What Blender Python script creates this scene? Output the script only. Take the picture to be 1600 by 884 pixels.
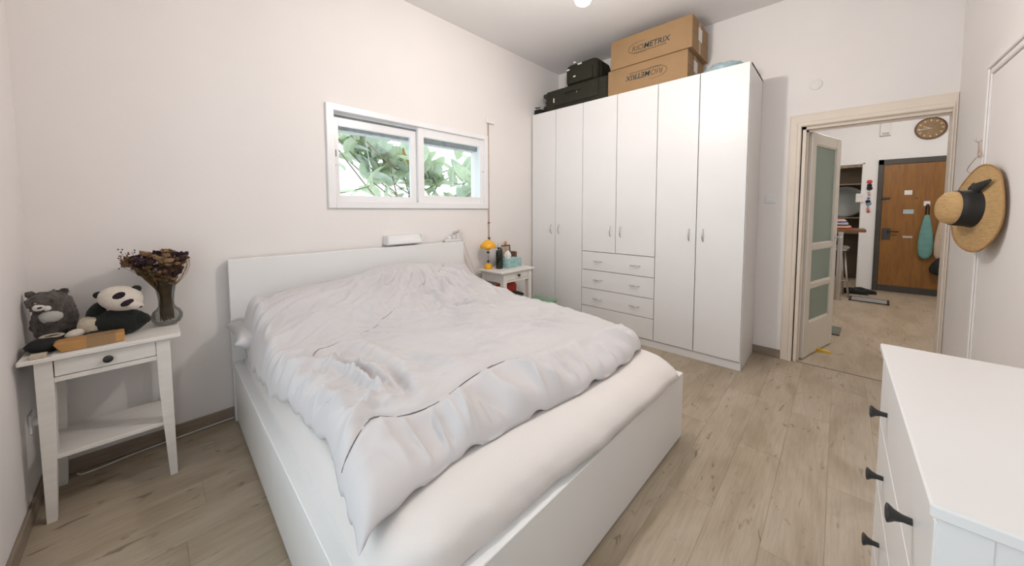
import bpy, bmesh, math, random
import numpy as np
from mathutils import Vector, Matrix

for o in list(bpy.data.objects):
    bpy.data.objects.remove(o, do_unlink=True)
scene = bpy.context.scene
COL = scene.collection
PI = math.pi
random.seed(7)

# ------------------------------------------------------------------ camera
cam_d = bpy.data.cameras.new('camera')
cam = bpy.data.objects.new('camera', cam_d)
COL.objects.link(cam)
scene.camera = cam
cam_d.sensor_fit = 'HORIZONTAL'
cam_d.sensor_width = 36.0
cam_d.lens = 538.57 / 1600 * 36
cam_d.shift_x = -(806.92 - 800) / 1600
cam_d.shift_y = (360.83 - 442) / 1600
cam_d.clip_start = 0.02
yaw, pitch, roll = 0.8195, -0.0588, -0.0019
fw = Vector((math.sin(yaw) * math.cos(pitch), math.cos(yaw) * math.cos(pitch), math.sin(pitch)))
rt = Vector((math.cos(yaw), -math.sin(yaw), 0))
up = rt.cross(fw)
r2 = math.cos(roll) * rt + math.sin(roll) * up
u2 = -math.sin(roll) * rt + math.cos(roll) * up
cam.matrix_world = Matrix(((r2.x, u2.x, -fw.x, .388), (r2.y, u2.y, -fw.y, -2.7289), (r2.z, u2.z, -fw.z, 1.2925), (0, 0, 0, 1)))

# ------------------------------------------------------------------ world and exposure
world = bpy.data.worlds.new('overcast_sky')
scene.world = world
world.use_nodes = True
wbg = world.node_tree.nodes['Background']
wbg.inputs['Color'].default_value = (.90, .95, 1.0, 1)
wbg.inputs['Strength'].default_value = 2.3
vs = scene.view_settings
vs.view_transform = 'Standard'
vs.look = 'None'
vs.gamma = 1
vs.use_curve_mapping = False
vs.exposure = 0.03
BULB_STRENGTH = 500.0
HALL_STRENGTH = 300.0

# ------------------------------------------------------------------ materials
MATS = {}


def mat(name, col, rough=.5, var=.06, scale=8.0, bump=0.0, bscale=60.0, metal=0.0, stretch=(1, 1, 1), spec=.5, sheen=0.0, col2=None):
    """procedural principled material: noise-varied colour and a fine bump"""
    m = bpy.data.materials.new(name)
    m.use_nodes = True
    nt = m.node_tree
    N, L = nt.nodes, nt.links
    b = N['Principled BSDF']
    b.inputs['Roughness'].default_value = rough
    b.inputs['Metallic'].default_value = metal
    b.inputs['Specular IOR Level'].default_value = spec
    if sheen:
        b.inputs['Sheen Weight'].default_value = sheen
    tc = N.new('ShaderNodeTexCoord')
    mp = N.new('ShaderNodeMapping')
    mp.inputs['Scale'].default_value = stretch
    L.new(tc.outputs['Object'], mp.inputs['Vector'])
    nz = N.new('ShaderNodeTexNoise')
    nz.inputs['Scale'].default_value = scale
    nz.inputs['Detail'].default_value = 4
    L.new(mp.outputs['Vector'], nz.inputs['Vector'])
    rp = N.new('ShaderNodeValToRGB')
    c2 = col2 or tuple(max(0, c * (1 - var * 2)) for c in col)
    rp.color_ramp.elements[0].color = (*c2, 1)
    rp.color_ramp.elements[1].color = (*col, 1)
    rp.color_ramp.elements[0].position = .3
    rp.color_ramp.elements[1].position = .62
    L.new(nz.outputs['Fac'], rp.inputs['Fac'])
    L.new(rp.outputs['Color'], b.inputs['Base Color'])
    if bump:
        n2 = N.new('ShaderNodeTexNoise')
        n2.inputs['Scale'].default_value = bscale
        n2.inputs['Detail'].default_value = 5
        L.new(mp.outputs['Vector'], n2.inputs['Vector'])
        bp = N.new('ShaderNodeBump')
        bp.inputs['Strength'].default_value = bump
        bp.inputs['Distance'].default_value = .01
        L.new(n2.outputs['Fac'], bp.inputs['Height'])
        L.new(bp.outputs['Normal'], b.inputs['Normal'])
    MATS[name] = m
    return m


def glass_mat(name, tint=(1, 1, 1), gloss=.08, rough=.0):
    m = bpy.data.materials.new(name)
    m.use_nodes = True
    nt = m.node_tree
    N, L = nt.nodes, nt.links
    N.remove(N['Principled BSDF'])
    out = N['Material Output']
    tr = N.new('ShaderNodeBsdfTransparent')
    tr.inputs['Color'].default_value = (*tint, 1)
    gl = N.new('ShaderNodeBsdfGlossy')
    gl.inputs['Roughness'].default_value = rough
    lw = N.new('ShaderNodeLayerWeight')
    lw.inputs['Blend'].default_value = .25
    ma = N.new('ShaderNodeMath')
    ma.operation = 'MULTIPLY'
    ma.inputs[1].default_value = gloss * 5
    L.new(lw.outputs['Fresnel'], ma.inputs[0])
    mx = N.new('ShaderNodeMixShader')
    L.new(ma.outputs[0], mx.inputs['Fac'])
    L.new(tr.outputs[0], mx.inputs[1])
    L.new(gl.outputs[0], mx.inputs[2])
    L.new(mx.outputs[0], out.inputs['Surface'])
    MATS[name] = m
    return m


def emit_mat(name, col, strength):
    m = bpy.data.materials.new(name)
    m.use_nodes = True
    b = m.node_tree.nodes['Principled BSDF']
    b.inputs['Base Color'].default_value = (.9, .9, .9, 1)
    b.inputs['Emission Color'].default_value = (*col, 1)
    b.inputs['Emission Strength'].default_value = strength
    MATS[name] = m
    return m


def floor_tone():
    """limed wood vinyl plank: streaky grain along x, knots, each plank its own tone"""
    m = bpy.data.materials.new('floor_wood')
    m.use_nodes = True
    nt = m.node_tree
    N, L = nt.nodes, nt.links
    b = N['Principled BSDF']
    geo = N.new('ShaderNodeNewGeometry')
    oi = N.new('ShaderNodeObjectInfo')
    off = N.new('ShaderNodeVectorMath')
    off.operation = 'MULTIPLY_ADD'
    L.new(oi.outputs['Random'], off.inputs[0])
    off.inputs[1].default_value = (9, 7, 3)
    L.new(geo.outputs['Position'], off.inputs[2])

    def noise(sc, stretch, detail=6, dist=0.0):
        mp = N.new('ShaderNodeMapping')
        mp.inputs['Scale'].default_value = stretch
        L.new(off.outputs[0], mp.inputs['Vector'])
        n = N.new('ShaderNodeTexNoise')
        n.inputs['Scale'].default_value = sc
        n.inputs['Detail'].default_value = detail
        n.inputs['Distortion'].default_value = dist
        L.new(mp.outputs[0], n.inputs['Vector'])
        return n

    def ramp(src, stops):
        r = N.new('ShaderNodeValToRGB')
        while len(r.color_ramp.elements) < len(stops):
            r.color_ramp.elements.new(.5)
        for e, (p, c) in zip(r.color_ramp.elements, stops):
            e.position = p
            e.color = (*c, 1)
        L.new(src, r.inputs['Fac'])
        return r

    def mix(mode, fac, a, c):
        x = N.new('ShaderNodeMix')
        x.data_type = 'RGBA'
        x.blend_type = mode
        if isinstance(fac, float):
            x.inputs['Factor'].default_value = fac
        else:
            L.new(fac, x.inputs['Factor'])
        L.new(a, x.inputs[6])
        L.new(c, x.inputs[7])
        return x.outputs[2]

    base = ramp(noise(2.2, (1, 2.6, 1), 5, .6).outputs['Fac'], [(.25, (.33, .26, .18)), (.5, (.42, .345, .255)), (.75, (.49, .415, .325))])
    grain = ramp(noise(7, (1, 16, 1), 8, .3).outputs['Fac'], [(.3, (.82, .80, .78)), (.6, (1, 1, 1))])
    knots = ramp(noise(9.0, (1, 3.2, 1), 4, .8).outputs['Fac'], [(.28, (.40, .36, .32)), (.37, (1, 1, 1))])
    tone = ramp(oi.outputs['Random'], [(0, (.965, .965, .965)), (1, (1.0, 1.0, 1.0))])
    c = mix('MULTIPLY', .7, base.outputs[0], grain.outputs[0])
    c = mix('MULTIPLY', .75, c, knots.outputs[0])
    c = mix('MULTIPLY', 1.0, c, tone.outputs[0])
    L.new(c, b.inputs['Base Color'])
    b.inputs['Roughness'].default_value = .42
    b.inputs['Specular IOR Level'].default_value = .35
    bp = N.new('ShaderNodeBump')
    bp.inputs['Strength'].default_value = .12
    bp.inputs['Distance'].default_value = .004
    L.new(grain.outputs[0], bp.inputs['Height'])
    L.new(bp.outputs[0], b.inputs['Normal'])
    MATS['floor_wood'] = m
    return m


WALL = mat('wall_paint', (.835, .795, .775), .75, .012, 2.0, .06, 25)
CEIL = mat('ceiling_paint', (.78, .755, .74), .8, .015, 1.5, .05, 25)
HALLW = mat('hall_paint', (.84, .84, .85), .75, .01, 2.0, .04, 25)
WHITE = mat('white_lacquer', (.80, .79, .785), .35, .01, 4)
MALM = mat('white_foil', (.82, .815, .81), .4, .008, 4)
MELA = mat('white_melamine', (.80, .785, .78), .38, .01, 3)
STAIN = mat('white_stained_pine', (.78, .745, .70), .45, .03, 6, .05, 40, stretch=(1, 8, 8))
ALU = mat('white_aluminium', (.86, .85, .86), .3, .01, 5)
CREAM = mat('cream_gloss_paint', (.80, .70, .60), .4, .03, 3, .05, 12)
CREAMD = mat('cream_door_paint', (.80, .74, .66), .4, .025, 3, .04, 12)
BASEB = mat('baseboard_wood', (.30, .235, .18), .5, .12, 6, stretch=(1, 1, 6))
FLOOR = floor_tone()
DUVET = mat('duvet_cotton', (.595, .57, .575), .85, .015, 3, .10, 260, sheen=.2)
SHEET = mat('sheet_cotton', (.74, .695, .67), .85, .012, 3, .08, 220, sheen=.2)
SEAMM = mat('seam_thread', (.16, .14, .15), .9, .05)
CHROME = mat('chrome', (.62, .60, .58), .22, .02, metal=1.0)
BLACKM = mat('black_metal', (.025, .022, .02), .45, .1)
BLACKF = mat('black_fabric', (.012, .013, .013), .9, .2, 30, .2, 200)
PLUSHB = mat('black_plush', (.010, .014, .012), 1.0, .2, 60, .6, 220, sheen=.1)
PLUSHW = mat('white_plush', (.74, .66, .58), 1.0, .05, 40, .5, 200, sheen=.3)
PLUSHG = mat('grey_plush', (.13, .108, .095), 1.0, .3, 30, .9, 120, sheen=.3, col2=(.022, .019, .017))
PLUSHC = mat('cream_plush', (.60, .52, .40), 1.0, .1, 40, .6, 160, sheen=.2)
PATCH = mat('panda_patch', (.018, .008, .016), .9, .1)
KRAFT = mat('brown_carton', (.33, .20, .095), .75, .05, 6, .05, 90)
KRAFTD = mat('kraft_paper', (.50, .26, .085), .7, .10, 9, .1, 60)
TAPE = mat('packing_tape', (.44, .29, .16), .35, .06)
INK = mat('carton_ink', (.045, .06, .065), .8, .1)
INKL = mat('carton_ink_pale', (.11, .08, .055), .8, .1)
PAPER = mat('white_paper', (.80, .79, .77), .8, .02)
OLIVE = mat('olive_nylon', (.020, .019, .008), .8, .15, 20, .25, 300)
OLIVED = mat('dark_olive_trim', (.010, .010, .006), .6, .1)
REFL = mat('pale_zip_tab', (.80, .80, .78), .4, .02)
YELLOW = mat('yellow_enamel', (.86, .42, .02), .25, .03)
GREENB = mat('dark_bottle', (.008, .014, .008), .2, .1)
TEAL = mat('teal_print_card', (.40, .56, .56), .7, .1, 40, col2=(.18, .40, .40))
RED = mat('red_cloth', (.60, .065, .04), .8, .08, 10, .1, 100)
ORANGE = mat('orange_felt', (.80, .33, .04), .8, .1)
BROWN = mat('brown_leather', (.20, .10, .07), .6, .15, 12)
PHOTO = mat('print_beige', (.58, .44, .32), .6, .2, 30, col2=(.30, .20, .14))
SAGE = mat('sage_plastic', (.26, .44, .29), .5, .06)
GREYC = mat('grey_cloth', (.55, .54, .52), .9, .12, 20, .2, 100)
STEM = mat('dried_stem', (.14, .085, .03), .9, .3, 30)
PETALP = mat('dried_purple_petal', (.055, .022, .034), .9, .3, 40)
PETALB = mat('dried_beige_petal', (.38, .23, .12), .9, .25, 40)
PETALR = mat('dried_rust_bud', (.17, .065, .05), .9, .3, 40)
GLASSW = glass_mat('window_glass', (.93, .97, .98), .05)
GLASSV = glass_mat('vase_glass', (.86, .87, .86), .12, .03)
STRAW = mat('woven_straw', (.68, .43, .19), .7, .12, 30, .6, 140, stretch=(1, 1, 5))
STRAWE = mat('straw_edge', (.42, .22, .08), .7, .12, 30)
RIBBON = mat('black_ribbon', (.012, .011, .011), .6, .1)
CORDM = mat('white_cable', (.72, .70, .68), .5, .02)
STRAP = mat('brown_strap', (.52, .38, .31), .8, .12, 20)
LEAF = mat('rubber_leaf', (.54, .60, .45), .4, .15, 6)
LEAF2 = mat('rubber_leaf_blue', (.56, .62, .57), .35, .12, 6)
LEAF3 = mat('rubber_leaf_yellow', (.70, .38, .08), .5, .12, 6)
BARK = mat('bark', (.30, .23, .16), .9, .2, 20)
ENTRY = mat('oak_veneer', (.27, .118, .022), .45, .12, 5, 0, stretch=(6, 6, .8), col2=(.20, .082, .014))
DARKFR = mat('dark_steel_frame', (.055, .048, .042), .5, .1)
CLOCKF = mat('clock_face', (.27, .17, .075), .5, .12, 20, col2=(.20, .125, .055))
GOLD = mat('brass', (.75, .58, .28), .4, .05)
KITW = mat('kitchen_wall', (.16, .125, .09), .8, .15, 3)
KITD = mat('kitchen_tile_grey', (.20, .215, .21), .5, .1, 3)
COUNTER = mat('counter_wood', (.22, .085, .035), .35, .15, 8, stretch=(1, 6, 1))
TEALF = mat('teal_canvas', (.15, .33, .31), .9, .08, 14, .1, 100)
CREAMF = mat('cream_canvas', (.55, .43, .33), .9, .06, 14, .1, 100)
RUGM = mat('grey_rug', (.34, .33, .33), .95, .12, 60, .5, 200)
SQM = mat('slate_grey', (.13, .14, .12), .8, .1)
YELP = mat('yellow_plastic', (.75, .45, .04), .45, .05)
BLUEP = mat('pale_blue_plastic', (.42, .55, .60), .3, .1, 10)
PINKC = mat('pink_cloth', (.66, .30, .30), .85, .1)
BLUEC = mat('blue_cloth', (.20, .30, .52), .85, .1)
PEACH = mat('peach_cloth', (.62, .25, .15), .85, .1)
# frosted pane
FROST = mat('frosted_glass', (.42, .49, .44), .35, .03, 4, .05, 90)
_n, _l = FROST.node_tree.nodes, FROST.node_tree.links
_t = _n.new('ShaderNodeBsdfTranslucent')
_t.inputs['Color'].default_value = (.58, .68, .61, 1)
_m = _n.new('ShaderNodeMixShader')
_m.inputs[0].default_value = .45
_l.new(_n['Principled BSDF'].outputs[0], _m.inputs[1])
_l.new(_t.outputs[0], _m.inputs[2])
_l.new(_m.outputs[0], _n['Material Output'].inputs['Surface'])
# leaves let some light through
for LM in (LEAF, LEAF2, LEAF3):
    n_, l_ = LM.node_tree.nodes, LM.node_tree.links
    t_ = n_.new('ShaderNodeBsdfTranslucent')
    t_.inputs['Color'].default_value = (.58, .70, .44, 1) if LM is not LEAF3 else (.8, .5, .15, 1)
    m_ = n_.new('ShaderNodeMixShader')
    m_.inputs[0].default_value = .4
    l_.new(n_['Principled BSDF'].outputs[0], m_.inputs[1])
    l_.new(t_.outputs[0], m_.inputs[2])
    l_.new(m_.outputs[0], n_['Material Output'].inputs['Surface'])
BULBM = emit_mat('bulb_glow', (1.0, .93, .87), BULB_STRENGTH)
HALLB = emit_mat('hall_lamp_glow', (1.0, .93, .85), HALL_STRENGTH)


# ------------------------------------------------------------------ helpers
def tag(o, label=None, cat=None, group=None, kind=None):
    if label: o['label'] = label
    if cat: o['category'] = cat
    if group: o['group'] = group
    if kind: o['kind'] = kind
    return o


def thing(name, label, cat, loc=(0, 0, 0), rz=0.0, group=None, kind=None):
    o = bpy.data.objects.new(name, None)
    o.empty_display_size = .05
    COL.objects.link(o)
    o.location = loc
    o.rotation_euler = (0, 0, rz)
    return tag(o, label, cat, group, kind)


def obj(name, bm, m, parent=None, smooth=False, loc=None, rot=None):
    bmesh.ops.recalc_face_normals(bm, faces=bm.faces[:])
    me = bpy.data.meshes.new(name)
    bm.to_mesh(me)
    bm.free()
    me.materials.append(m)
    if smooth:
        me.polygons.foreach_set('use_smooth', [True] * len(me.polygons))
        if smooth == 'auto':
            try:
                me.set_sharp_from_angle(angle=math.radians(35))
            except Exception:
                pass
    o = bpy.data.objects.new(name, me)
    COL.objects.link(o)
    if parent: o.parent = parent
    if loc: o.location = loc
    if rot: o.rotation_euler = rot
    return o


def link(name, me, parent=None, loc=(0, 0, 0), rot=(0, 0, 0), scale=None):
    o = bpy.data.objects.new(name, me)
    COL.objects.link(o)
    o.parent = parent
    o.location = loc
    o.rotation_euler = rot
    if scale: o.scale = scale
    return o


def B():
    return bmesh.new()


def bx(bm, x0, x1, y0, y1, z0, z1, bev=0.0, seg=1):
    x0, x1 = min(x0, x1), max(x0, x1)
    y0, y1 = min(y0, y1), max(y0, y1)
    z0, z1 = min(z0, z1), max(z0, z1)
    vs_ = [bm.verts.new(p) for p in ((x0, y0, z0), (x1, y0, z0), (x1, y1, z0), (x0, y1, z0), (x0, y0, z1), (x1, y0, z1), (x1, y1, z1), (x0, y1, z1))]
    fs = [bm.faces.new([vs_[i] for i in f]) for f in ((0, 3, 2, 1), (4, 5, 6, 7), (0, 1, 5, 4), (1, 2, 6, 5), (2, 3, 7, 6), (3, 0, 4, 7))]
    if bev:
        es = list({e for f in fs for e in f.edges})
        bmesh.ops.bevel(bm, geom=es, offset=bev, segments=seg, profile=.5, affect='EDGES')
    return bm


def box(name, m, parent, x0, x1, y0, y1, z0, z1, bev=0.0, seg=1, smooth=False):
    return obj(name, bx(B(), x0, x1, y0, y1, z0, z1, bev, seg), m, parent, smooth)


def prism(bm, pts, ax, a, b):
    """extrude a 2D polygon along axis ax from a to b; pts given in the other two axes in order"""
    def P(p, t):
        if ax == 0: return (t, p[0], p[1])
        if ax == 1: return (p[0], t, p[1])
        return (p[0], p[1], t)
    A = [bm.verts.new(P(p, a)) for p in pts]
    C = [bm.verts.new(P(p, b)) for p in pts]
    n = len(pts)
    bm.faces.new(A)
    bm.faces.new(C[::-1])
    for i in range(n):
        bm.faces.new((A[i], A[(i + 1) % n], C[(i + 1) % n], C[i]))
    return bm


def lathe(bm, prof, n=20, c=(0, 0, 0), mtx=None):
    """revolve (r, z) profile round z"""
    rings = []
    for r, z in prof:
        if r < 1e-6:
            p = Vector((0, 0, z))
            p = (mtx @ p if mtx else p) + Vector(c)
            rings.append([bm.verts.new(p)])
        else:
            ring = []
            for i in range(n):
                a = 2 * PI * i / n
                p = Vector((r * math.cos(a), r * math.sin(a), z))
                p = (mtx @ p if mtx else p) + Vector(c)
                ring.append(bm.verts.new(p))
            rings.append(ring)
    for A, C in zip(rings, rings[1:]):
        if len(A) == 1 and len(C) == 1: continue
        for i in range(n):
            j = (i + 1) % n
            if len(A) == 1: bm.faces.new((A[0], C[i], C[j]))
            elif len(C) == 1: bm.faces.new((A[i], C[0], A[j]))
            else: bm.faces.new((A[i], C[i], C[j], A[j]))
    return bm


def tube(bm, pts, r, n=8, caps=True):
    pts = [Vector(p) for p in pts]
    rs = r if isinstance(r, (list, tuple)) else [r] * len(pts)
    rings = []
    prev = None
    for i, p in enumerate(pts):
        t = (pts[min(i + 1, len(pts) - 1)] - pts[max(i - 1, 0)]).normalized()
        if prev is None:
            a = t.orthogonal().normalized()
        else:
            a = (prev - t * prev.dot(t))
            a = a.normalized() if a.length > 1e-6 else t.orthogonal().normalized()
        prev = a
        b = t.cross(a)
        rings.append([bm.verts.new(p + (a * math.cos(2 * PI * k / n) + b * math.sin(2 * PI * k / n)) * rs[i]) for k in range(n)])
    for A, C in zip(rings, rings[1:]):
        for k in range(n):
            bm.faces.new((A[k], A[(k + 1) % n], C[(k + 1) % n], C[k]))
    if caps:
        bm.faces.new(rings[0][::-1])
        bm.faces.new(rings[-1])
    return bm


def smooth_path(pts, k=6):
    pts = [Vector(p) for p in pts]
    out = []
    for i in range(len(pts) - 1):
        p0, p1, p2, p3 = pts[max(i - 1, 0)], pts[i], pts[i + 1], pts[min(i + 2, len(pts) - 1)]
        for j in range(k):
            t = j / k
            out.append(.5 * ((2 * p1) + (p2 - p0) * t + (2 * p0 - 5 * p1 + 4 * p2 - p3) * t * t + (3 * p1 - p0 - 3 * p2 + p3) * t ** 3))
    out.append(pts[-1])
    return out


def ell(bm, c, r, rot=(0, 0, 0), n=20, m=12, fuzz=0.0, seed=0):
    """ellipsoid, optionally lumpy"""
    from mathutils import Euler, noise as mn
    M = Euler(rot).to_matrix()
    rings = []
    for j in range(m + 1):
        th = PI * j / m
        ring = []
        for i in range(n if 0 < j < m else 1):
            ph = 2 * PI * i / n
            d = Vector((math.sin(th) * math.cos(ph), math.sin(th) * math.sin(ph), math.cos(th)))
            k = 1 + fuzz * mn.noise(d * 3.1 + Vector((seed * 3.7, seed, 0))) + fuzz * .6 * mn.noise(d * 9 + Vector((seed, 0, seed)))
            p = M @ Vector((d.x * r[0] * k, d.y * r[1] * k, d.z * r[2] * k)) + Vector(c)
            ring.append(bm.verts.new(p))
        rings.append(ring)
    for A, C in zip(rings, rings[1:]):
        for i in range(n):
            j = (i + 1) % n
            if len(A) == 1: bm.faces.new((A[0], C[i], C[j]))
            elif len(C) == 1: bm.faces.new((A[i], C[0], A[j]))
            else: bm.faces.new((A[i], C[i], C[j], A[j]))
    return bm


def copy_tree(o, parent=None):
    c = o.copy()
    COL.objects.link(c)
    c.parent = parent
    for ch in list(o.children):
        copy_tree(ch, c)
    return c


def text_mesh(body, size, shear=0.0, extrude=.0005, bold=0.0):
    cu = bpy.data.curves.new('lettering', 'FONT')
    cu.body = body
    cu.size = size
    cu.shear = shear
    cu.extrude = extrude
    cu.offset = bold
    cu.resolution_u = 3
    t = bpy.data.objects.new('lettering', cu)
    COL.objects.link(t)
    bpy.context.view_layer.update()
    dg = bpy.context.evaluated_depsgraph_get()
    me = bpy.data.meshes.new_from_object(t.evaluated_get(dg))
    bpy.data.objects.remove(t, do_unlink=True)
    return me


# ------------------------------------------------------------------ room shell
W, D, H = 4.12, 3.287, 3.05        # bedroom: x 0..W, y -D..0, z 0..H
HX = 8.4                           # far hall wall
S = 'structure'

# floor: screed slab, planks as separate pieces laid along x
fl = thing('floor', 'limed beige wood plank floor of the bedroom', 'floor', kind=S)
box('subfloor', BASEB, fl, -.25, W + .12, -D - .2, .25, -.12, -.006)
PW, PL = .183, 1.22
plank_full = {}


def plank_mesh(w, l):
    key = (round(w, 3), round(l, 3))
    if key not in plank_full:
        bm = bx(B(), 0, l - .0005, 0, w - .0005, -.006, 0, .0004)
        me = bpy.data.meshes.new('plank')
        bm.to_mesh(me)
        bm.free()
        me.materials.append(FLOOR)
        plank_full[key] = me
    return plank_full[key]


y = -D
r_i = 0
while y < -.005:
    w = min(PW, -y)
    x = -((r_i * .47) % 1.0) * PL
    while x < W - .001:
        xa, xb = max(x, 0), min(x + PL, W)
        if xb - xa > .02:
            link('plank', plank_mesh(w, xb - xa), fl, (xa, y, 0))
        x += PL
    y += PW
    r_i += 1
hf = box('floor_hall', FLOOR, None, W + .016, HX + 2.0, -5.0, -1.2, -.12, 0)
tag(hf, 'beige floor of the hallway beyond the open door', 'floor', kind=S)
ts = box('trim_3', DARKFR, None, W, W + .016, -3.27, -2.45, -.12, -.002)
tag(ts, 'dark threshold joint across the doorway floor', 'threshold', kind=S)

ce = box('ceiling', CEIL, None, -.25, W + .12, -D - .2, .25, H, H + .15)
tag(ce, 'plain white bedroom ceiling above the wardrobe', 'ceiling', kind=S)
hc = box('ceiling_hall', CEIL, None, W + .12, HX + 2, -5.0, -1.2, H, H + .15)
tag(hc, 'white ceiling of the hallway', 'ceiling', kind=S)

WX0, WX1, WZ0, WZ1 = 1.306, 2.845, 1.326, 2.063     # back window
bm = B()
bx(bm, -.25, WX0, 0, .25, 0, H); bx(bm, WX1, W + .12, 0, .25, 0, H)
bx(bm, WX0, WX1, 0, .25, 0, WZ0); bx(bm, WX0, WX1, 0, .25, WZ1, H)
tag(obj('wall_back', bm, WALL), 'white wall with the sliding window above the bed', 'wall', kind=S)
LY0, LY1, LZ0, LZ1 = -3.0, -.98, .35, 2.35        # side window behind the viewer
bm = B()
bx(bm, -.25, 0, -D - .2, LY0, 0, H); bx(bm, -.25, 0, LY1, 0, 0, H)
bx(bm, -.25, 0, LY0, LY1, 0, LZ0); bx(bm, -.25, 0, LY0, LY1, LZ1, H)
tag(obj('wall_left', bm, WALL), 'white wall beside the nightstand with the panda', 'wall', kind=S)
OY0, OY1, OZ = -3.287, -2.487, 1.976                # door opening
bm = B()
bx(bm, W, W + .12, OY1, 0, 0, H); bx(bm, W, W + .12, OY0, OY1, OZ, H)
tag(obj('wall_right', bm, WALL), 'white wall with the open doorway behind the wardrobe', 'wall', kind=S)
tag(box('wall_front', WALL, None, -.25, W, -D - .2, -D, 0, H), 'white wall where the straw hat hangs', 'wall', kind=S)

# baseboards
tag(box('baseboard_back', BASEB, None, 0.012, W, -.012, 0, 0, .072, .003), 'brown wood baseboard under the window wall', 'baseboard', kind=S)
tag(box('baseboard_left', BASEB, None, 0, .012, -D, 0, 0, .072, .003), 'brown wood baseboard along the wall by the panda nightstand', 'baseboard', kind=S)
tag(box('baseboard_right', BASEB, None, W - .012, W, -2.399, -.012, 0, .072, .003), 'short brown baseboard between wardrobe and door frame', 'baseboard', kind=S)

# door casing in the bedroom doorway
tr = thing('trim_1', 'cream painted moulded door casing of the open doorway', 'door frame', kind=S)


CPROF = [(0, 0), (0, .018), (.006, .026), (.024, .026), (.030, .017), (.068, .017), (.078, .013), (.081, 0)]   # outward from the opening, proud of the wall


def casing_piece(name, ends):
    """ends: two functions mapping (outward, proud) to a point"""
    bm = B()
    A = [bm.verts.new(ends[0](d, t)) for d, t in CPROF]
    C = [bm.verts.new(ends[1](d, t)) for d, t in CPROF]
    bm.faces.new(A); bm.faces.new(C[::-1])
    n = len(CPROF)
    for i in range(n):
        bm.faces.new((A[i], A[(i + 1) % n], C[(i + 1) % n], C[i]))
    obj(name, bm, CREAM, tr)


KH = 1.28
casing_piece('casing', (lambda d, t: (W - t, -2.480 + d, 0), lambda d, t: (W - t, -2.480 + d, OZ + d * KH)))
casing_piece('head_casing', (lambda d, t: (W - t, -2.480 + d, OZ + d * KH), lambda d, t: (W - t, -3.262 - d * .30, OZ + d * KH)))
casing_piece('casing', (lambda d, t: (W - t, -3.262 - d * .30, 0), lambda d, t: (W - t, -3.262 - d * .30, OZ + d * KH)))
box('jamb', CREAM, tr, W, W + .125, OY1 - .022, OY1 + .009, 0, OZ)
box('jamb', CREAM, tr, W, W + .125, OY0 - .002, OY0 + .018, 0, OZ)
box('head_jamb', CREAM, tr, W, W + .125, OY0, OY1, OZ - .022, OZ + .006)
box('door_stop', CREAM, tr, W + .045, W + .06, OY1 - .036, OY1 - .02, 0, OZ - .02)
box('door_stop', CREAM, tr, W + .045, W + .06, OY0, OY1, OZ - .036, OZ - .02)

# glazed door leaf, swung into the hall
LW_ = .682
lf = thing('door_1', 'cream glazed door with three frosted panes standing open', 'door', (W + .10, OY1 - .024, .008), kind=S)
lf.rotation_euler = (0, 0, math.radians(-15.0))
LT = .038
lz = OZ - .035
st = .095
rows = [(.30, .605), (.645, .945), (.99, lz - .095)]   # glazed openings, bottom to top
bm = B()
bx(bm, 0, st, -LT, 0, 0, lz, .003)
obj('stile', bm, CREAMD, lf)
obj('stile', bx(B(), LW_ - st, LW_, -LT, 0, 0, lz, .003), CREAMD, lf)
zs = [(0, .30), (.605, .645), (.945, .99), (lz - .095, lz)]
for a, b_ in zs:
    obj('rail', bx(B(), st - .002, LW_ - st + .002, -LT + .002, -.002, a, b_, .003), CREAMD, lf)
for a, b_ in rows:
    p = obj('pane', bx(B(), st, LW_ - st, -LT * .5 - .003, -LT * .5 + .003, a, b_), FROST, lf)
    bm = B()
    t = .010
    for (xa, xb, za, zb) in ((st, LW_ - st, a, a + t), (st, LW_ - st, b_ - t, b_), (st, st + t, a, b_), (LW_ - st - t, LW_ - st, a, b_)):
        bx(bm, xa, xb, -LT * .5 - .012, -LT * .5 - .003, za, zb)
    obj('glazing_bead', bm, CREAMD, p)
hd = obj('handle_plate', bx(B(), LW_ - .06, LW_ - .025, -LT - .004, -LT, .93, 1.09, .002), WHITE, lf)
obj('lever', tube(B(), [(LW_ - .042, -LT, 1.03), (LW_ - .042, -LT - .045, 1.03), (LW_ - .10, -LT - .05, 1.03)], .008), WHITE, hd, True)
obj('latch', tube(B(), [(LW_ - .03, -LT * .5, 1.0), (LW_ + .05, -LT * .5, 1.0)], .009), WHITE, lf, True)

# white door and casing in the hat wall
t2 = thing('trim_2', 'white moulded casing of the closed door beside the straw hat', 'door frame', kind=S)
DX0, DX1, DZ = 2.25, 3.365, 1.985
bm = B()
for (xa, xb) in ((DX1, DX1 + .085), (DX0 - .085, DX0)):
    bx(bm, xa, xb, -D, -D + .016, 0, DZ + .085, .004)
bx(bm, DX0 - .085, DX1 + .085, -D, -D + .0165, DZ, DZ + .085, .004)
obj('casing', bm, WALL, t2)
bm = B()
bx(bm, DX0 - .03, DX1 + .03, -D + .015, -D + .027, DZ + .028, DZ + .055, .004)
bx(bm, DX1 + .003, DX1 + .03, -D + .015, -D + .024, 0, DZ + .054, .004)
bx(bm, DX0 - .03, DX0 - .003, -D + .015, -D + .024, 0, DZ + .054, .004)
obj('casing_moulding', bm, WALL, t2)
d2 = thing('door_2', 'plain white closed door in the hat wall', 'door', kind=S)
box('door_leaf', WALL, d2, DX0 + .003, DX1 - .003, -D + .001, -D + .008, .005, DZ - .003, .002)
hp = box('handle_plate', CHROME, d2, DX0 + .05, DX0 + .085, -D + .008, -D + .012, .95, 1.12, .001)
obj('lever', tube(B(), [(DX0 + .067, -D + .01, 1.05), (DX0 + .067, -D + .055, 1.05), (DX0 + .16, -D + .06, 1.05)], .008), CHROME, hp, True)

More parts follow.
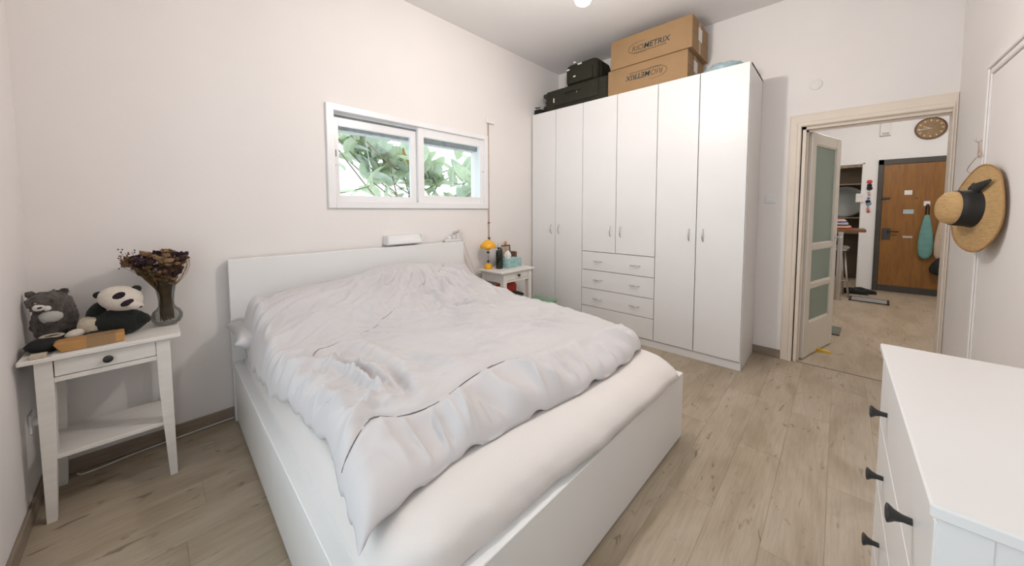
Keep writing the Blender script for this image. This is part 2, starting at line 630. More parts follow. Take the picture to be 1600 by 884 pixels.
# ------------------------------------------------------------------ back window
wn = thing('window_1', 'white aluminium two-pane sliding window over the bed', 'window', kind=S)


def frame_ring(bm, x0, x1, z0, z1, wl, wr, wb, wt, y0, y1, bev=.002):
    bx(bm, x0, x0 + wl, y0, y1, z0, z1, bev)
    bx(bm, x1 - wr, x1, y0, y1, z0, z1, bev)
    bx(bm, x0 + wl - .001, x1 - wr + .001, y0, y1, z0, z0 + wb, bev)
    bx(bm, x0 + wl - .001, x1 - wr + .001, y0, y1, z1 - wt, z1, bev)


bm = B()
frame_ring(bm, WX0 - .012, WX1 + .012, WZ0 - .012, WZ1 + .012, .052, .050, .052, .048, -.022, .012, .003)
obj('outer_frame', bm, ALU, wn)
bm = B()
frame_ring(bm, WX0, WX1, WZ0, WZ1, .040, .036, .040, .036, .012, .105, .002)
obj('track_frame', bm, ALU, wn)
# left sash runs in the rear track, right sash in the front track
ls = thing('rear_sash', None, None); ls.parent = wn
bm = B()
frame_ring(bm, WX0 + .03, 2.075, WZ0 + .035, 1.995, .062, .080, .052, .058, .045, .075, .003)
obj('sash_frame', bm, ALU, ls)
box('pane', GLASSW, ls, WX0 + .085, 2.0, .058, .062, WZ0 + .08, 1.945)
h_ = box('pull', ALU, ls, 1.362, 1.382, .034, .046, 1.64, 1.76, .003)
box('pull_slot', DARKFR, h_, 1.369, 1.375, .0325, .036, 1.70, 1.75)
rs_ = thing('front_sash', None, None); rs_.parent = wn
bm = B()
frame_ring(bm, 2.047, WX1 - .030, WZ0 + .033, WZ1 - .033, .058, .052, .073, .080, .004, .036, .003)
obj('sash_frame', bm, ALU, rs_)
box('pane', GLASSW, rs_, 2.10, WX1 - .075, .018, .022, WZ0 + .10, WZ1 - .108)
obj('lock_button', lathe(B(), [(0, .006), (.007, .006), (.008, 0)], 10, (2.803, .003, 1.70), Matrix.Rotation(PI / 2, 3, 'X')), CHROME, rs_)
box('window_sill', ALU, wn, WX0 + .002, WX1 - .002, .105, .27, WZ0 - .0, WZ0 + .018)

box('shutter_box', GREYC, wn, WX0, WX1, .15, .25, 1.925, WZ1, .004)
for (xa, xb) in ((1.665, 1.745), (2.590, 2.535)):
    obj('wire', tube(B(), [(xa, .20, 1.93), (xb, .20, WZ0 + .017)], .003, 6), REFL, wn, True)

# side window that brings the cool daylight
w2 = thing('window_2', 'white aluminium window in the wall left of the bed', 'window', kind=S)
bm = B()
for (ya, yb, za, zb) in ((LY0, LY0 + .05, LZ0, LZ1), (LY1 - .05, LY1, LZ0, LZ1), (LY0, LY1, LZ0, LZ0 + .05), (LY0, LY1, LZ1 - .05, LZ1), ((LY0 + LY1) / 2 - .03, (LY0 + LY1) / 2 + .03, LZ0, LZ1)):
    bx(bm, -.12, -.06, ya, yb, za, zb, .002)
obj('outer_frame', bm, ALU, w2)
box('pane', GLASSW, w2, -.092, -.088, LY0 + .04, (LY0 + LY1) / 2 - .02, LZ0 + .04, LZ1 - .04)
box('pane', GLASSW, w2, -.092, -.088, (LY0 + LY1) / 2 + .02, LY1 - .04, LZ0 + .04, LZ1 - .04)

# ------------------------------------------------------------------ hall and kitchen shell
bm = B()
bx(bm, HX, HX + .12, -5.0, -3.0, 0, H); bx(bm, HX, HX + .12, -3.0, -1.9, 2.05, H); bx(bm, HX, HX + .12, -1.9, -1.2, 0, H)
tag(obj('wall_hall_far', bm, HALLW), 'white hallway wall with the clock and the entrance door', 'wall', kind=S)
tag(box('wall_hall_near', HALLW, None, W, W + .12, -5.12, -D - .0, 0, H), 'white hallway wall backing onto the hat wall', 'wall', kind=S)
tag(box('wall_hall_right', HALLW, None, W + .12, HX, -5.12, -5.0, 0, H), 'white hallway wall beyond the doorway', 'wall', kind=S)
tag(box('wall_hall_left', HALLW, None, W + .12, HX + 2.0, -1.2, -1.08, 0, H), 'white hallway wall behind the glazed door', 'wall', kind=S)
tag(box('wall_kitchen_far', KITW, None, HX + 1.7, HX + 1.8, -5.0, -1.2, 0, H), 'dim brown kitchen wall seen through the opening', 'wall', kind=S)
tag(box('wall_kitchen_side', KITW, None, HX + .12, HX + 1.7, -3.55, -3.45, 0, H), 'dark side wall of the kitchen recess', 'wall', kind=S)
o4 = thing('trim_4', 'grey white lining of the kitchen opening', 'trim', kind=S)
box('reveal_post', HALLW, o4, HX - .012, HX + .125, -3.012, -2.985, 0, 2.06, .002)
box('reveal_head', HALLW, o4, HX - .012, HX + .125, -3.012, -1.9, 2.04, 2.07, .002)

# ------------------------------------------------------------------ wardrobe
wd = thing('wardrobe', 'tall white six-door wardrobe with three drawers in the middle', 'wardrobe', (0, 0, 0))
XF, XB = 3.5752, W - .002
SE = [-.014, -.361, -.718, -1.106, -1.501, -1.846, -2.196]   # door seams along y
HT = 2.429
box('side_panel', MELA, wd, XF + .02, XB, SE[6] - .004, SE[6] + .014, 0, HT, .001)
box('side_panel', MELA, wd, XF + .02, XB, SE[0] - .018, SE[0], 0, HT, .001)
box('divider', MELA, wd, XF + .022, XB, SE[2] - .009, SE[2] + .009, .07, HT - .02)
box('divider', MELA, wd, XF + .022, XB, SE[4] - .009, SE[4] + .009, .07, HT - .02)
box('top_panel', MELA, wd, XF + .019, XB, SE[6] - .004, SE[0], HT - .018, HT + .001, .001)
box('bottom_panel', MELA, wd, XF + .022, XB, SE[6] + .012, SE[0] - .016, .062, .08)
box('back_panel', MELA, wd, XB - .008, XB - .002, SE[6] + .012, SE[0] - .016, .06, HT - .02)
box('plinth', MELA, wd, XF + .012, XF + .030, SE[6] - .004, SE[0], 0, .066, .001)


def bow_handle(parent, c, vertical):
    L_ = .052
    pts = []
    for i in range(9):
        t = -1 + 2 * i / 8
        d = .024 * (1 - t * t) ** .6
        pts.append((c[0] - d - .001, c[1], c[2] + t * L_) if vertical else (c[0] - d - .001, c[1] + t * L_, c[2]))
    bm = tube(B(), pts, [.0035, .004, .0045, .005, .0055, .005, .0045, .004, .0035], 8)
    return obj('handle', bm, CHROME, parent, True)


G = .0028
zt = HT - .003
dz0 = .074
for i in range(6):
    ya, yb = SE[i + 1] + G, SE[i] - G
    z0 = .864 if i in (2, 3) else dz0
    d = box('door', MELA, wd, XF, XF + .018, ya, yb, z0, zt, .0012)
    hy = ya + .052 if i % 2 == 0 else yb - .052
    bow_handle(d, (XF, hy, 1.082), True)
dr_z = [.861, .665, .466, .276]
for k in range(4):
    za = dr_z[k + 1] + G if k < 3 else dz0
    d = box('drawer_front', MELA, wd, XF, XF + .018, SE[4] + G, SE[2] - G, za, dr_z[k] - G, .0012)
    if k < 3:
        for hy in (-.912, -1.313):
            bow_handle(d, (XF, hy, dr_z[k] - .098), False)

# ------------------------------------------------------------------ things on top of the wardrobe
ZT = HT + .0015
sc = thing('suitcase', 'large olive green soft suitcase lying flat on the wardrobe', 'suitcase', (3.84, -.575, ZT))
obj('shell', bx(B(), -.225, .225, -.400, .400, .004, .238, .035, 3), OLIVE, sc, 'auto')
bm = B()
bx(bm, -.2275, .2275, -.4025, .4025, .112, .122, .006)
obj('zip_band', bm, OLIVED, sc)
obj('front_pocket', bx(B(), -.238, -.222, -.30, .26, .045, .205, .007, 2), OLIVE, sc, 'auto')
obj('carry_handle', tube(B(), smooth_path([(-.236, .12, .155), (-.252, .08, .16), (-.254, 0, .16), (-.252, -.05, .16), (-.236, -.09, .155)]), .008, 6), OLIVED, sc, True)
for yy, zz in ((.408, .06), (.408, .20)):
    obj('wheel', lathe(B(), [(0, -.016), (.022, -.016), (.026, -.01), (.026, .01), (.022, .016), (0, .016)], 14, (-.185, yy + .012, zz), Matrix.Rotation(PI / 2, 3, 'Y')), BLACKM, sc, 'auto')
box('zip_tab', REFL, sc, -.2415, -.2375, .255, .268, .085, .135, .001)
box('zip_tab', GREYC, sc, -.241, -.2375, -.045, -.041, .13, .165, .001)
sb = thing('travel_bag', 'small olive vanity bag resting on top of the large suitcase', 'bag', (3.83, -.62, ZT + .2395))
obj('shell', bx(B(), -.17, .17, -.205, .205, .0, .248, .065, 4), OLIVE, sb, 'auto')
obj('front_pocket', bx(B(), -.186, -.16, -.16, .16, .02, .155, .012, 2), OLIVE, sb, 'auto')
obj('carry_handle', tube(B(), smooth_path([(-.04, .10, .245), (-.05, .08, .262), (-.05, 0, .267), (-.05, -.08, .262), (-.04, -.10, .245)]), .009, 6), OLIVED, sb, True)
for (ya, za, l) in ((.155, .175, .04), (.005, .205, .05), (.07, .236, .03), (.06, .08, .03)):
    x_ = -.187 if za < .16 else -.171
    box('zip_tab', REFL, sb, x_ - .004, x_ + .01, ya - l / 2, ya + l / 2, za, za + .014, .002)
obj('side_strap', tube(B(), smooth_path([(-.09, -.204, .20), (-.09, -.214, .12), (-.09, -.206, .04)]), .009, 6), OLIVED, sb, True)
bk = thing('black_pouch', 'flat black bag in the corner beside the suitcase', 'bag', (3.74, -.072, ZT))
obj('pouch', bx(B(), -.14, .14, -.048, .056, 0, .062, .02, 3), BLACKF, bk, 'auto')
obj('strap', tube(B(), smooth_path([(-.13, .04, .06), (-.142, .02, .078), (-.142, -.01, .07), (-.13, -.036, .078)]), .007, 6), BLACKF, bk, True)
box('buckle', REFL, bk, -.150, -.144, .018, .04, .055, .07, .002)


def carton(name, label, loc, wy, dx, h, flip):
    c = thing(name, label, 'box', loc, 0, 'printed cartons on the wardrobe')
    obj('carton', bx(B(), 0, dx, -wy, 0, 0, h, .003), KRAFT, c)
    box('flap_seam', INKL, c, .003, dx - .003, -wy - .0006, -wy + .001, h * .5 - .0012, h * .5 + .0012)
    box('tape', TAPE, c, .18, .235, -wy - .0012, -wy + .001, .0, h)
    box('shipping_label', PAPER, c, .17, .27, -wy - .002, -wy + .001, h * .42, h * .82)
    M0 = Matrix(((0, 0, -1, 0), (-1, 0, 0, 0), (0, 1, 0, 0), (0, 0, 0, 1)))  # text x -> -y, text y -> +z, facing -x
    pal = text_mesh('RIO', .068, .18, .0004, .0)
    drk = text_mesh('METRIX', .068, .18, .0004, .0012)
    cy, cz = -.215, h * .42
    if flip:
        cy, cz = -.215, h * .62
    for me, off, mm, nm in ((pal, 0, INKL, 'lettering'), (drk, .115, INK, 'lettering')):
        me.materials.clear()
        me.materials.append(mm)
        o = bpy.data.objects.new(nm, me)
        COL.objects.link(o)
        o.parent = c
        T = Matrix.Translation((-.0008, cy, cz)) @ M0 @ Matrix.Translation((off, 0, 0))
        if flip:
            T = Matrix.Translation((-.0008, cy - .33, cz)) @ M0 @ Matrix.Rotation(PI, 4, 'Z') @ Matrix.Translation((off, 0, 0))
        o.matrix_local = T
    # swoosh round the first three letters
    pts = []
    for i in range(30):
        a = math.radians(60 + 250 * i / 29)
        pts.append((.085 + .115 * math.cos(a), .026 + .052 * math.sin(a), 0))
    T = (Matrix.Translation((-.0008, cy - .33, cz)) @ M0 @ Matrix.Rotation(PI, 4, 'Z')) if flip else (Matrix.Translation((-.0008, cy, cz)) @ M0)
    bm = tube(B(), [T @ Vector(p) for p in pts], [.0006 + .0018 * math.sin(PI * i / 29) for i in range(30)], 5)
    obj('swoosh', bm, INKL, c)
    # tagline strip
    bm = B()
    for k in range(14):
        a = T @ Vector((.02 + k * .022, -.022, 0)); b2 = T @ Vector((.036 + k * .022, -.014, 0))
        bx(bm, a.x - .0004, a.x + .0006, min(a.y, b2.y), max(a.y, b2.y), min(a.z, b2.z), max(a.z, b2.z))
    obj('tagline', bm, INKL, c)
    return c


carton('carton', 'brown carton printed upside down, under the other carton on the wardrobe', (3.612, -.982, ZT), .750, .45, .247, True)
carton('carton', 'brown carton with upright dark lettering, topmost on the wardrobe', (3.600, -1.015, ZT + .248), .752, .47, .272, False)
bm = B()
ell(bm, (0, 0, .05), (.12, .15, .05), fuzz=.28, seed=4, n=24, m=14)
for v in bm.verts: v.co.z = max(v.co.z, 0)
tag(obj('plastic_bag', bm, BLUEP, None, True, (3.80, -1.96, ZT)), 'crumpled pale blue plastic bag beside the cartons on the wardrobe', 'bag')

# ------------------------------------------------------------------ bed
TH = -.0189
bed = thing('bed', 'white double bed frame with plain headboard and side drawers', 'bed', (.7069, 0, 0), TH)
BW, BL = 1.7507, 2.088
box('headboard', MALM, bed, 0, BW, -.068, -.020, 0, 1.0, .002)
box('footboard', MALM, bed, 0, BW, -BL, -BL + .042, .012, .378, .002)
for (xa, xb, nm) in ((0, .052, 0), (BW - .052, BW, 1)):
    box('side_rail', MALM, bed, xa, xb, -BL + .041, -.067, .330, .376, .002)
    box('rail_lining', MALM, bed, xa + (.025 if nm == 0 else 0), xb - (0 if nm == 0 else .025), -BL + .041, -.067, .03, .331)
    ymid = -(BL + .05) / 2
    for (y0, y1) in ((-BL + .044, ymid - .002), (ymid + .002, -.072)):
        xs = (xa + .006, xa + .024) if nm == 0 else (xb - .024, xb - .006)
        d = box('drawer', MALM, bed, xs[0], xs[1], y0, y1, .022, .324, .002)
        for yc in (y0 + .06, y1 - .06):
            obj('castor', lathe(B(), [(0, -.008), (.018, -.008), (.02, 0), (.018, .008), (0, .008)], 12, (xs[0] + (.05 if nm == 0 else -.03), yc, .0202), Matrix.Rotation(PI / 2, 3, 'Y')), BLACKM, d)
box('slat_base', STAIN, bed, .052, BW - .052, -BL + .042, -.068, .19, .215)

# mattress with fitted sheet (rings of rounded rectangles)
mt = thing('mattress', 'mattress in a cream fitted sheet on the white bed', 'mattress', (.7069, 0, 0), TH)
box('mattress_core', SHEET, mt, .13, BW - .13, -BL + .15, -.14, .216, .470, .02, 2)
from mathutils import noise as mnoise


def rrect(x0, x1, y0, y1, r, n=200):
    """n points, evenly spaced round a rounded rectangle, anticlockwise"""
    segs = []
    P = []
    cs = [((x1 - r, y0 + r), -PI / 2), ((x1 - r, y1 - r), 0), ((x0 + r, y1 - r), PI / 2), ((x0 + r, y0 + r), PI)]
    for (c, a0) in cs:
        for k in range(9):
            a = a0 + PI / 2 * k / 8
            P.append(Vector((c[0] + r * math.cos(a), c[1] + r * math.sin(a))))
    P.append(P[0].copy())
    Ls = [0]
    for a, b2 in zip(P, P[1:]): Ls.append(Ls[-1] + (b2 - a).length)
    out = []
    j = 0
    for i in range(n):
        s = Ls[-1] * i / n
        while Ls[j + 1] < s: j += 1
        t = (s - Ls[j]) / max(1e-9, Ls[j + 1] - Ls[j])
        out.append(P[j].lerp(P[j + 1], t))
    return out


bm = B()
MX0, MX1, MY0, MY1 = .058, BW - .058, -2.048, -.075
ringdef = [(.55, .503), (.40, .503), (.25, .503), (.14, .502), (.08, .499), (.045, .492), (.022, .480), (.010, .462), (.002, .44), (-.008, .41), (-.014, .385), (-.002, .36), (.006, .33), (.02, .30)]
rings = []
NR = 260
for ins, z in ringdef:
    lp = rrect(MX0 + ins, MX1 - ins, MY0 + ins, MY1 - ins, max(.07, .11 - ins * .3) if ins < .1 else .07, NR)
    ring = []
    for p in lp:
        x, y_ = p.x, p.y
        zz = z
        # the foot end bulges out over the footboard, most towards the right
        if y_ < -1.7:
            k = min(1, max(0, (-y_ - 1.7) / .3))
            bulge = .058 * (1 / (1 + math.exp(-(x - .72) * 9)))
            hz = math.exp(-((z - .42) / .06) ** 2)
            if z < .385: hz = 0
            y_ -= k * bulge * max(hz, .0)
            if ins < .01 and z <= .385:
                y_ = max(y_, -2.044)
            y_ += .012 * mnoise.noise(Vector((x * 6 + z * 7, z * 5, 1.3))) * k + .007 * mnoise.noise(Vector((x * 20 + z * 30, z * 8, 4))) * k * (1.6 if x < .5 else .7)
            zz -= .012 * k * (1 if ins < .08 else 0) * (1 - math.exp(-((x - 1.1) / .5) ** 2))
        if y_ < -1.9 and x < .75 and ins < .06:
            y_ += .006 * math.sin(x * 38 + z * 9) * (1 - x / .75) * min(1, (.52 - z) / .08)
        if x < .3 and ins < .05:
            x += .005 * mnoise.noise(Vector((y_ * 8, z * 6, 2))) + .003 * mnoise.noise(Vector((y_ * 28, z * 9, 7)))
        zz += .004 * mnoise.noise(Vector((x * 5, y_ * 5, 0))) if ins > .04 else 0
        ring.append(bm.verts.new((x, y_, zz)))
    rings.append(ring)
for A, C in zip(rings, rings[1:]):
    for i in range(NR):
        bm.faces.new((A[i], A[(i + 1) % NR], C[(i + 1) % NR], C[i]))
bm.faces.new(rings[0])
obj('fitted_sheet', bm, SHEET, mt, True)

# pillow under the duvet, its left corner showing
pw_ = thing('pillow', 'pale grey pillow corner peeking out at the headboard', 'pillow', (.7069, 0, 0), TH)
bm = B()
n_ = 28
top_, bot_ = {}, {}
for i in range(n_ + 1):
    for j in range(n_ + 1):
        a, b2 = -1 + 2 * i / n_, -1 + 2 * j / n_
        pin = 1 - .10 * (1 - a * a) * abs(b2) ** 3, 1 - .07 * (1 - b2 * b2) * abs(a) ** 3
        px_, py_ = .330 + .365 * a * pin[1], -.300 + .215 * b2 * pin[0]
        hgt = .080 * ((1 - a ** 4) * (1 - b2 ** 4)) ** .5 * (1 + .08 * mnoise.noise(Vector((a * 3, b2 * 3, 0))))
        lift = .040 * max(0, -a) ** 3
        top_[i, j] = bm.verts.new((px_, py_, .575 + hgt + lift))
        bot_[i, j] = top_[i, j] if i in (0, n_) or j in (0, n_) else bm.verts.new((px_, py_, max(.512, .575 - hgt * .9 + lift)))
for i in range(n_):
    for j in range(n_):
        bm.faces.new((top_[i, j], top_[i + 1, j], top_[i + 1, j + 1], top_[i, j + 1]))
        bm.faces.new((bot_[i, j], bot_[i, j + 1], bot_[i + 1, j + 1], bot_[i + 1, j]))
obj('pillow_case', bm, DUVET, pw_, True)

# duvet: a thick cloth, its shape given in bed coordinates (u across, v from headboard to foot)
DU = thing('duvet', 'rumpled pale grey duvet spread over the bed', 'duvet', (.7069, 0, 0), TH)


def gnoise(x, y_, seed):
    """gradient noise on numpy arrays"""
    rng = np.random.RandomState(seed)
    perm = rng.permutation(512)
    ang = rng.rand(512) * 2 * PI
    xi, yi = np.floor(x).astype(int), np.floor(y_).astype(int)
    xf, yf = x - xi, y_ - yi
    fu, fv = xf * xf * xf * (xf * (xf * 6 - 15) + 10), yf * yf * yf * (yf * (yf * 6 - 15) + 10)

    def g(ix, iy, dx, dy):
        h = perm[(perm[ix % 512] + iy) % 512]
        return np.cos(ang[h]) * dx + np.sin(ang[h]) * dy
    a = g(xi, yi, xf, yf); b2 = g(xi + 1, yi, xf - 1, yf)
    c = g(xi, yi + 1, xf, yf - 1); d = g(xi + 1, yi + 1, xf - 1, yf - 1)
    return (a * (1 - fu) + b2 * fu) * (1 - fv) + (c * (1 - fu) + d * fu) * fv


def ridge(u, v, line, w, h, skew=0.0):
    """soft fold along a polyline, fading at both ends"""
    best = np.full(u.shape, 1e9)
    side = np.zeros(u.shape)
    tt = np.zeros(u.shape)
    n = len(line) - 1
    for i in range(n):
        a = np.array(line[i]); b2 = np.array(line[i + 1])
        d = b2 - a
        t = np.clip(((u - a[0]) * d[0] + (v - a[1]) * d[1]) / (d @ d), 0, 1)
        px, py = u - (a[0] + t * d[0]), v - (a[1] + t * d[1])
        q = np.hypot(px, py)
        s = d[0] * py - d[1] * px
        m = q < best
        best = np.where(m, q, best)
        side = np.where(m, np.sign(s), side)
        tt = np.where(m, (i + t) / n, tt)
    fade = np.clip(np.sin(PI * np.clip(tt * .9 + .05, 0, 1)), 0, 1) ** .6
    q = best * (1 + skew * side)
    return h * fade * np.exp(-(q / w) ** 2)


SEAM2 = [(.045, 1.735), (.058, 1.725), (.111, 1.678), (.163, 1.634), (.209, 1.619), (.257, 1.664), (.313, 1.685), (.406, 1.69), (.586, 1.651), (.748, 1.638), (.842, 1.657), (.906, 1.683), (1.10, 1.70), (1.35, 1.70)]
SEAM1 = [(.122, 1.02), (.284, .915), (.502, .858), (.808, .73), (1.05, .59), (1.286, .44)]
FOLDS = [
    ([(-.024, 1.06), (.084, .98), (.213, .967)], .018, -.014, 0), ([(-.02, 1.02), (.09, .945), (.24, .93)], .03, .014, 0),
    ([(.199, 1.076), (.26, 1.272), (.275, 1.441), (.271, 1.56)], .024, .024, .3), ([(.25, 1.10), (.287, 1.30), (.295, 1.50)], .016, -.020, 0),
    ([(.269, 1.139), (.335, 1.358), (.335, 1.581)], .022, .018, .3), ([(.353, .926), (.395, 1.109), (.428, 1.36), (.374, 1.612)], .045, .016, 0),
    ([(.37, 1.35), (.36, 1.5), (.345, 1.62)], .02, -.018, 0),
    ([(.006, 1.049), (.07, 1.032), (.223, 1.101)], .02, .012, 0), ([(-.004, 1.219), (.075, 1.16), (.18, 1.19)], .016, -.016, 0), ([(-.004, 1.26), (.08, 1.20), (.2, 1.24)], .022, .014, 0),
    ([(.0, 1.36), (.09, 1.33), (.16, 1.40)], .018, .014, 0), ([(.02, 1.45), (.10, 1.43), (.17, 1.50)], .02, .014, 0), ([(.03, 1.41), (.10, 1.38), (.15, 1.43)], .012, -.012, 0),
    ([(-.019, .806), (.074, .654), (.19, .547), (.355, .581)], .03, -.013, 0), ([(-.01, .90), (.10, .76), (.25, .68), (.45, .66)], .04, .013, 0),
    ([(.604, 1.459), (.876, 1.408), (1.169, 1.505)], .03, .010, 0), ([(.554, 1.074), (.812, 1.276), (1.033, 1.438)], .035, .011, .3), ([(.519, .669), (.866, .946), (1.282, 1.191)], .035, .012, .3),
    ([(.50, .92), (.80, 1.12), (1.15, 1.36)], .03, -.010, 0), ([(.70, .84), (1.0, .97), (1.45, 1.20)], .025, .011, 0), ([(.95, .78), (1.2, .90), (1.55, 1.05)], .022, -.010, 0),
    ([(1.02, .55), (1.10, .70), (1.22, .86)], .03, .016, 0), ([(1.12, .52), (1.22, .68), (1.36, .80)], .022, -.014, 0), ([(1.20, .46), (1.34, .60), (1.52, .70)], .025, .016, 0),
    ([(1.30, .38), (1.44, .50), (1.62, .56)], .022, .015, 0), ([(1.28, .30), (1.45, .36), (1.66, .40)], .02, -.010, 0), ([(.95, .66), (1.0, .80), (1.08, .92)], .025, -.013, 0),
    ([(.80, .42), (.95, .52), (1.02, .66)], .03, .010, 0), ([(1.18, .74), (1.30, .88), (1.50, .93)], .018, .013, 0), ([(1.05, .88), (1.14, .96), (1.32, 1.0)], .018, .012, 0),
    ([(.10, 1.63), (.20, 1.56), (.30, 1.60)], .03, .012, 0), ([(.16, 1.50), (.19, 1.56), (.24, 1.60)], .014, -.013, 0),
]
PU = np.array([-.06, 0, .10, .25, .43, .63, .86, 1.06, 1.30, 1.52, 1.68, 1.80])
PZ = np.array([.60, .675, .735, .768, .788, .812, .852, .862, .838, .752, .645, .56])


def smoothstep(a, b2, x):
    t = np.clip((x - a) / (b2 - a), 0, 1)
    return t * t * (3 - 2 * t)


def seam2_v(u):
    return np.interp(u, [p[0] for p in SEAM2], [p[1] for p in SEAM2])


NU, NV = 300, 300


def warp(n):
    t = np.linspace(0, 1, n)
    return t + .0 * t if n < 3 else (.5 - .5 * np.cos(PI * t)) * .55 + t * .45


A_, Bb = np.meshgrid(warp(NU), warp(NV), indexing='ij')
vb = Bb
Lv = np.interp(vb, [0, .06, .13, .35, .48, .55, .75, .82, .88, 1], [.060, .045, .022, .018, .030, .050, .082, .075, .050, .022])
Rv = np.interp(vb, [0, .1, .3, .6, .9, 1], [1.735, 1.755, 1.765, 1.765, 1.745, 1.70])
Fu = np.interp(A_, [0, .03, .10, .18, .35, .55, .75, .92, 1], [1.945, 1.93, 1.90, 1.875, 1.89, 1.93, 1.945, 1.92, 1.86])
Hu = .082 + 0 * A_
U = Lv + (Rv - Lv) * A_
V = Hu + (Fu - Hu) * Bb
U = U + .010 * gnoise(V * 11, U * 2, 3) * np.where(A_ < .5, (1 - A_) ** 12, 0)
V = V + .008 * gnoise(U * 9, V * 2 + 5, 5) * Bb ** 14
# distance to the rim decides the rounded edge
dl = (U - Lv); dr_ = (Rv - U); df = (Fu - V); dh = (V - Hu)


def rim(d, r):
    t = np.clip(d / r, 0, 1)
    return np.sqrt(np.clip(1 - (1 - t) ** 2, 0, 1))


mattress = .508 - .022 * smoothstep(.07, -.02, U) + .085 * smoothstep(.16, .03, U) * smoothstep(.50, .30, V)
pill = np.interp(U, PU, PZ) - .60
pv = smoothstep(.0, .16, V - .05) * (1 - smoothstep(.36, .98, V) ** .85)
body = .088 + .020 * np.sin(np.clip((U - .0) / 1.75, 0, 1) * PI) + .012 * np.sin(np.clip(V / 2, 0, 1) * PI)
body = body - .022 * smoothstep(1.62, 1.95, V)
edge = rim(dl, .075) * rim(dr_, .11) * rim(df, .085) * rim(dh, .09)
wr = np.zeros_like(U)
for line, w, h, sk in FOLDS:
    wr += ridge(U, V, line, w, h * 1.9, sk)
def ridged(x, y_, sd, k=4.5):
    return np.clip(1 - np.abs(gnoise(x, y_, sd)) * k, 0, 1) ** 1.5


# the closing placket near the foot gathers the cloth into pleats
sv = seam2_v(np.clip(U, .05, 1.35))
win = smoothstep(-.005, .07, V - sv) * (1 - .35 * smoothstep(1.85, 2.0, V))
uw = U + .10 * gnoise(U * 2.2, V * 3, 21)
pleat = ridged(uw * 5.0, V * 1.3, 11, 3.0) * .060 + ridged(uw * 9.5 + 3, V * 2.0, 12, 3.5) * .030 - .034
wr += win * pleat * smoothstep(.12, .35, U)
wr += -.012 * np.exp(-((V - sv) / .016) ** 2) * smoothstep(.03, .1, U) * (1 - smoothstep(1.1, 1.4, U))
wr += ridge(U, V, [(.20, 1.66), (.17, 1.75), (.22, 1.84)], .03, .014) + ridge(U, V, [(.05, 1.80), (.12, 1.78), (.16, 1.80)], .02, .006)
# long soft folds: ridged noise drawn out along the way the cloth is pulled in each region
bend = .07 * gnoise(U * 2.2, V * 2.2, 61) + .02 * gnoise(U * 7, V * 7, 62)
soft = np.clip(.5 + 1.6 * gnoise(U * 2.3 + 4, V * 2.3, 63), 0.05, 1)
wL = np.exp(-(np.clip(U, 0, 9) / .42) ** 4) * (1 - smoothstep(1.55, 1.7, V)) * smoothstep(.15, .45, V)
aL, bL = U * .91 - V * .42, U * .42 + V * .91
wr += wL * (ridged(aL * 2.0, (bL + bend) * 8.5, 41) * .032 + ridged(aL * 3.0 + 9, (bL + bend) * 15, 42) * .014)
wC = (1 - smoothstep(1.5, 1.65, V)) * smoothstep(.30, .55, U) * smoothstep(.45, .75, V)
aC, bC = U * .84 + V * .54, -U * .54 + V * .84
wr += wC * (.35 + soft) * (ridged(aC * 1.5, (bC + bend) * 7.5, 43) * .028 + ridged(aC * 2.6 + 5, (bC + bend) * 14, 44) * .014 + ridged(aC * 5 + 5, (bC * .8 + aC * .5 + bend) * 18, 46) * .007)
# crinkles radiating from the raised pillow
rx, ry = U - 1.08, V - .28
rr_, ra = np.hypot(rx, ry), np.arctan2(ry, rx)
pw = np.exp(-((rr_ - .42) / .26) ** 2) * smoothstep(.05, .30, V - .2 + .3 * np.clip(rx, 0, 1))
wr += pw * (ridged(rr_ * 3.0, ra * 3.4 + bend * 5, 31) * .040 + ridged(rr_ * 5 + 3, ra * 7 + bend * 6, 32) * .020)
wH = smoothstep(.60, .35, V) * smoothstep(1.1, .7, U)
wr += wH * ridged(U * 1.8 + 2, (V + .12 * U + bend) * 9, 45) * .014
wr += gnoise(U * 2.3, V * 3.1, 51) * .022
Zz = mattress + (body + pill * pv + wr * np.clip(edge, .15, 1)) * edge + pill * pv * .0
Zz = np.where(Zz < mattress + .004, mattress + .004, Zz)
# left hem sags down over the mattress flank
Zz = Zz - .012 * smoothstep(.05, .0, U) * smoothstep(.25, .45, V)
me = bpy.data.meshes.new('duvet_cover')
verts = np.stack([U, -V, Zz], -1).reshape(-1, 3)
low = verts.copy()
faces = []
for i in range(NU - 1):
    for j in range(NV - 1):
        a = i * NV + j
        faces.append((a, a + NV, a + NV + 1, a + 1))
# rolled hem: a skirt that turns under along the rim
bd = [i * NV for i in range(NU)] + [(NU - 1) * NV + j for j in range(1, NV)] + [i * NV + NV - 1 for i in range(NU - 2, -1, -1)] + [j for j in range(NV - 2, 0, -1)]
cen = np.array([.87, -1.05, 0])
nb = len(verts)
ext = []
for k in bd:
    p = verts[k]
    d = cen - p
    d[2] = 0
    d /= np.linalg.norm(d)
    ext.append(p + d * .02 + np.array([0, 0, -.006]))
verts = np.concatenate([verts, np.array(ext)])
for q in range(len(bd)):
    q2 = (q + 1) % len(bd)
    faces.append((bd[q], bd[q2], nb + q2, nb + q))
me.from_pydata(verts.tolist(), [], faces)
me.materials.append(DUVET)
me.polygons.foreach_set('use_smooth', [True] * len(me.polygons))
bmn = bmesh.new(); bmn.from_mesh(me); bmesh.ops.recalc_face_normals(bmn, faces=bmn.faces[:]); bmn.to_mesh(me); bmn.free()
du = bpy.data.objects.new('duvet_cover', me)
COL.objects.link(du)
du.parent = DU
UF, VF, ZF = U.ravel(), V.ravel(), Zz.ravel()


def duvet_z(u, v):
    k = int(np.argmin((UF - u) ** 2 + (VF - v) ** 2))
    return float(ZF[k])


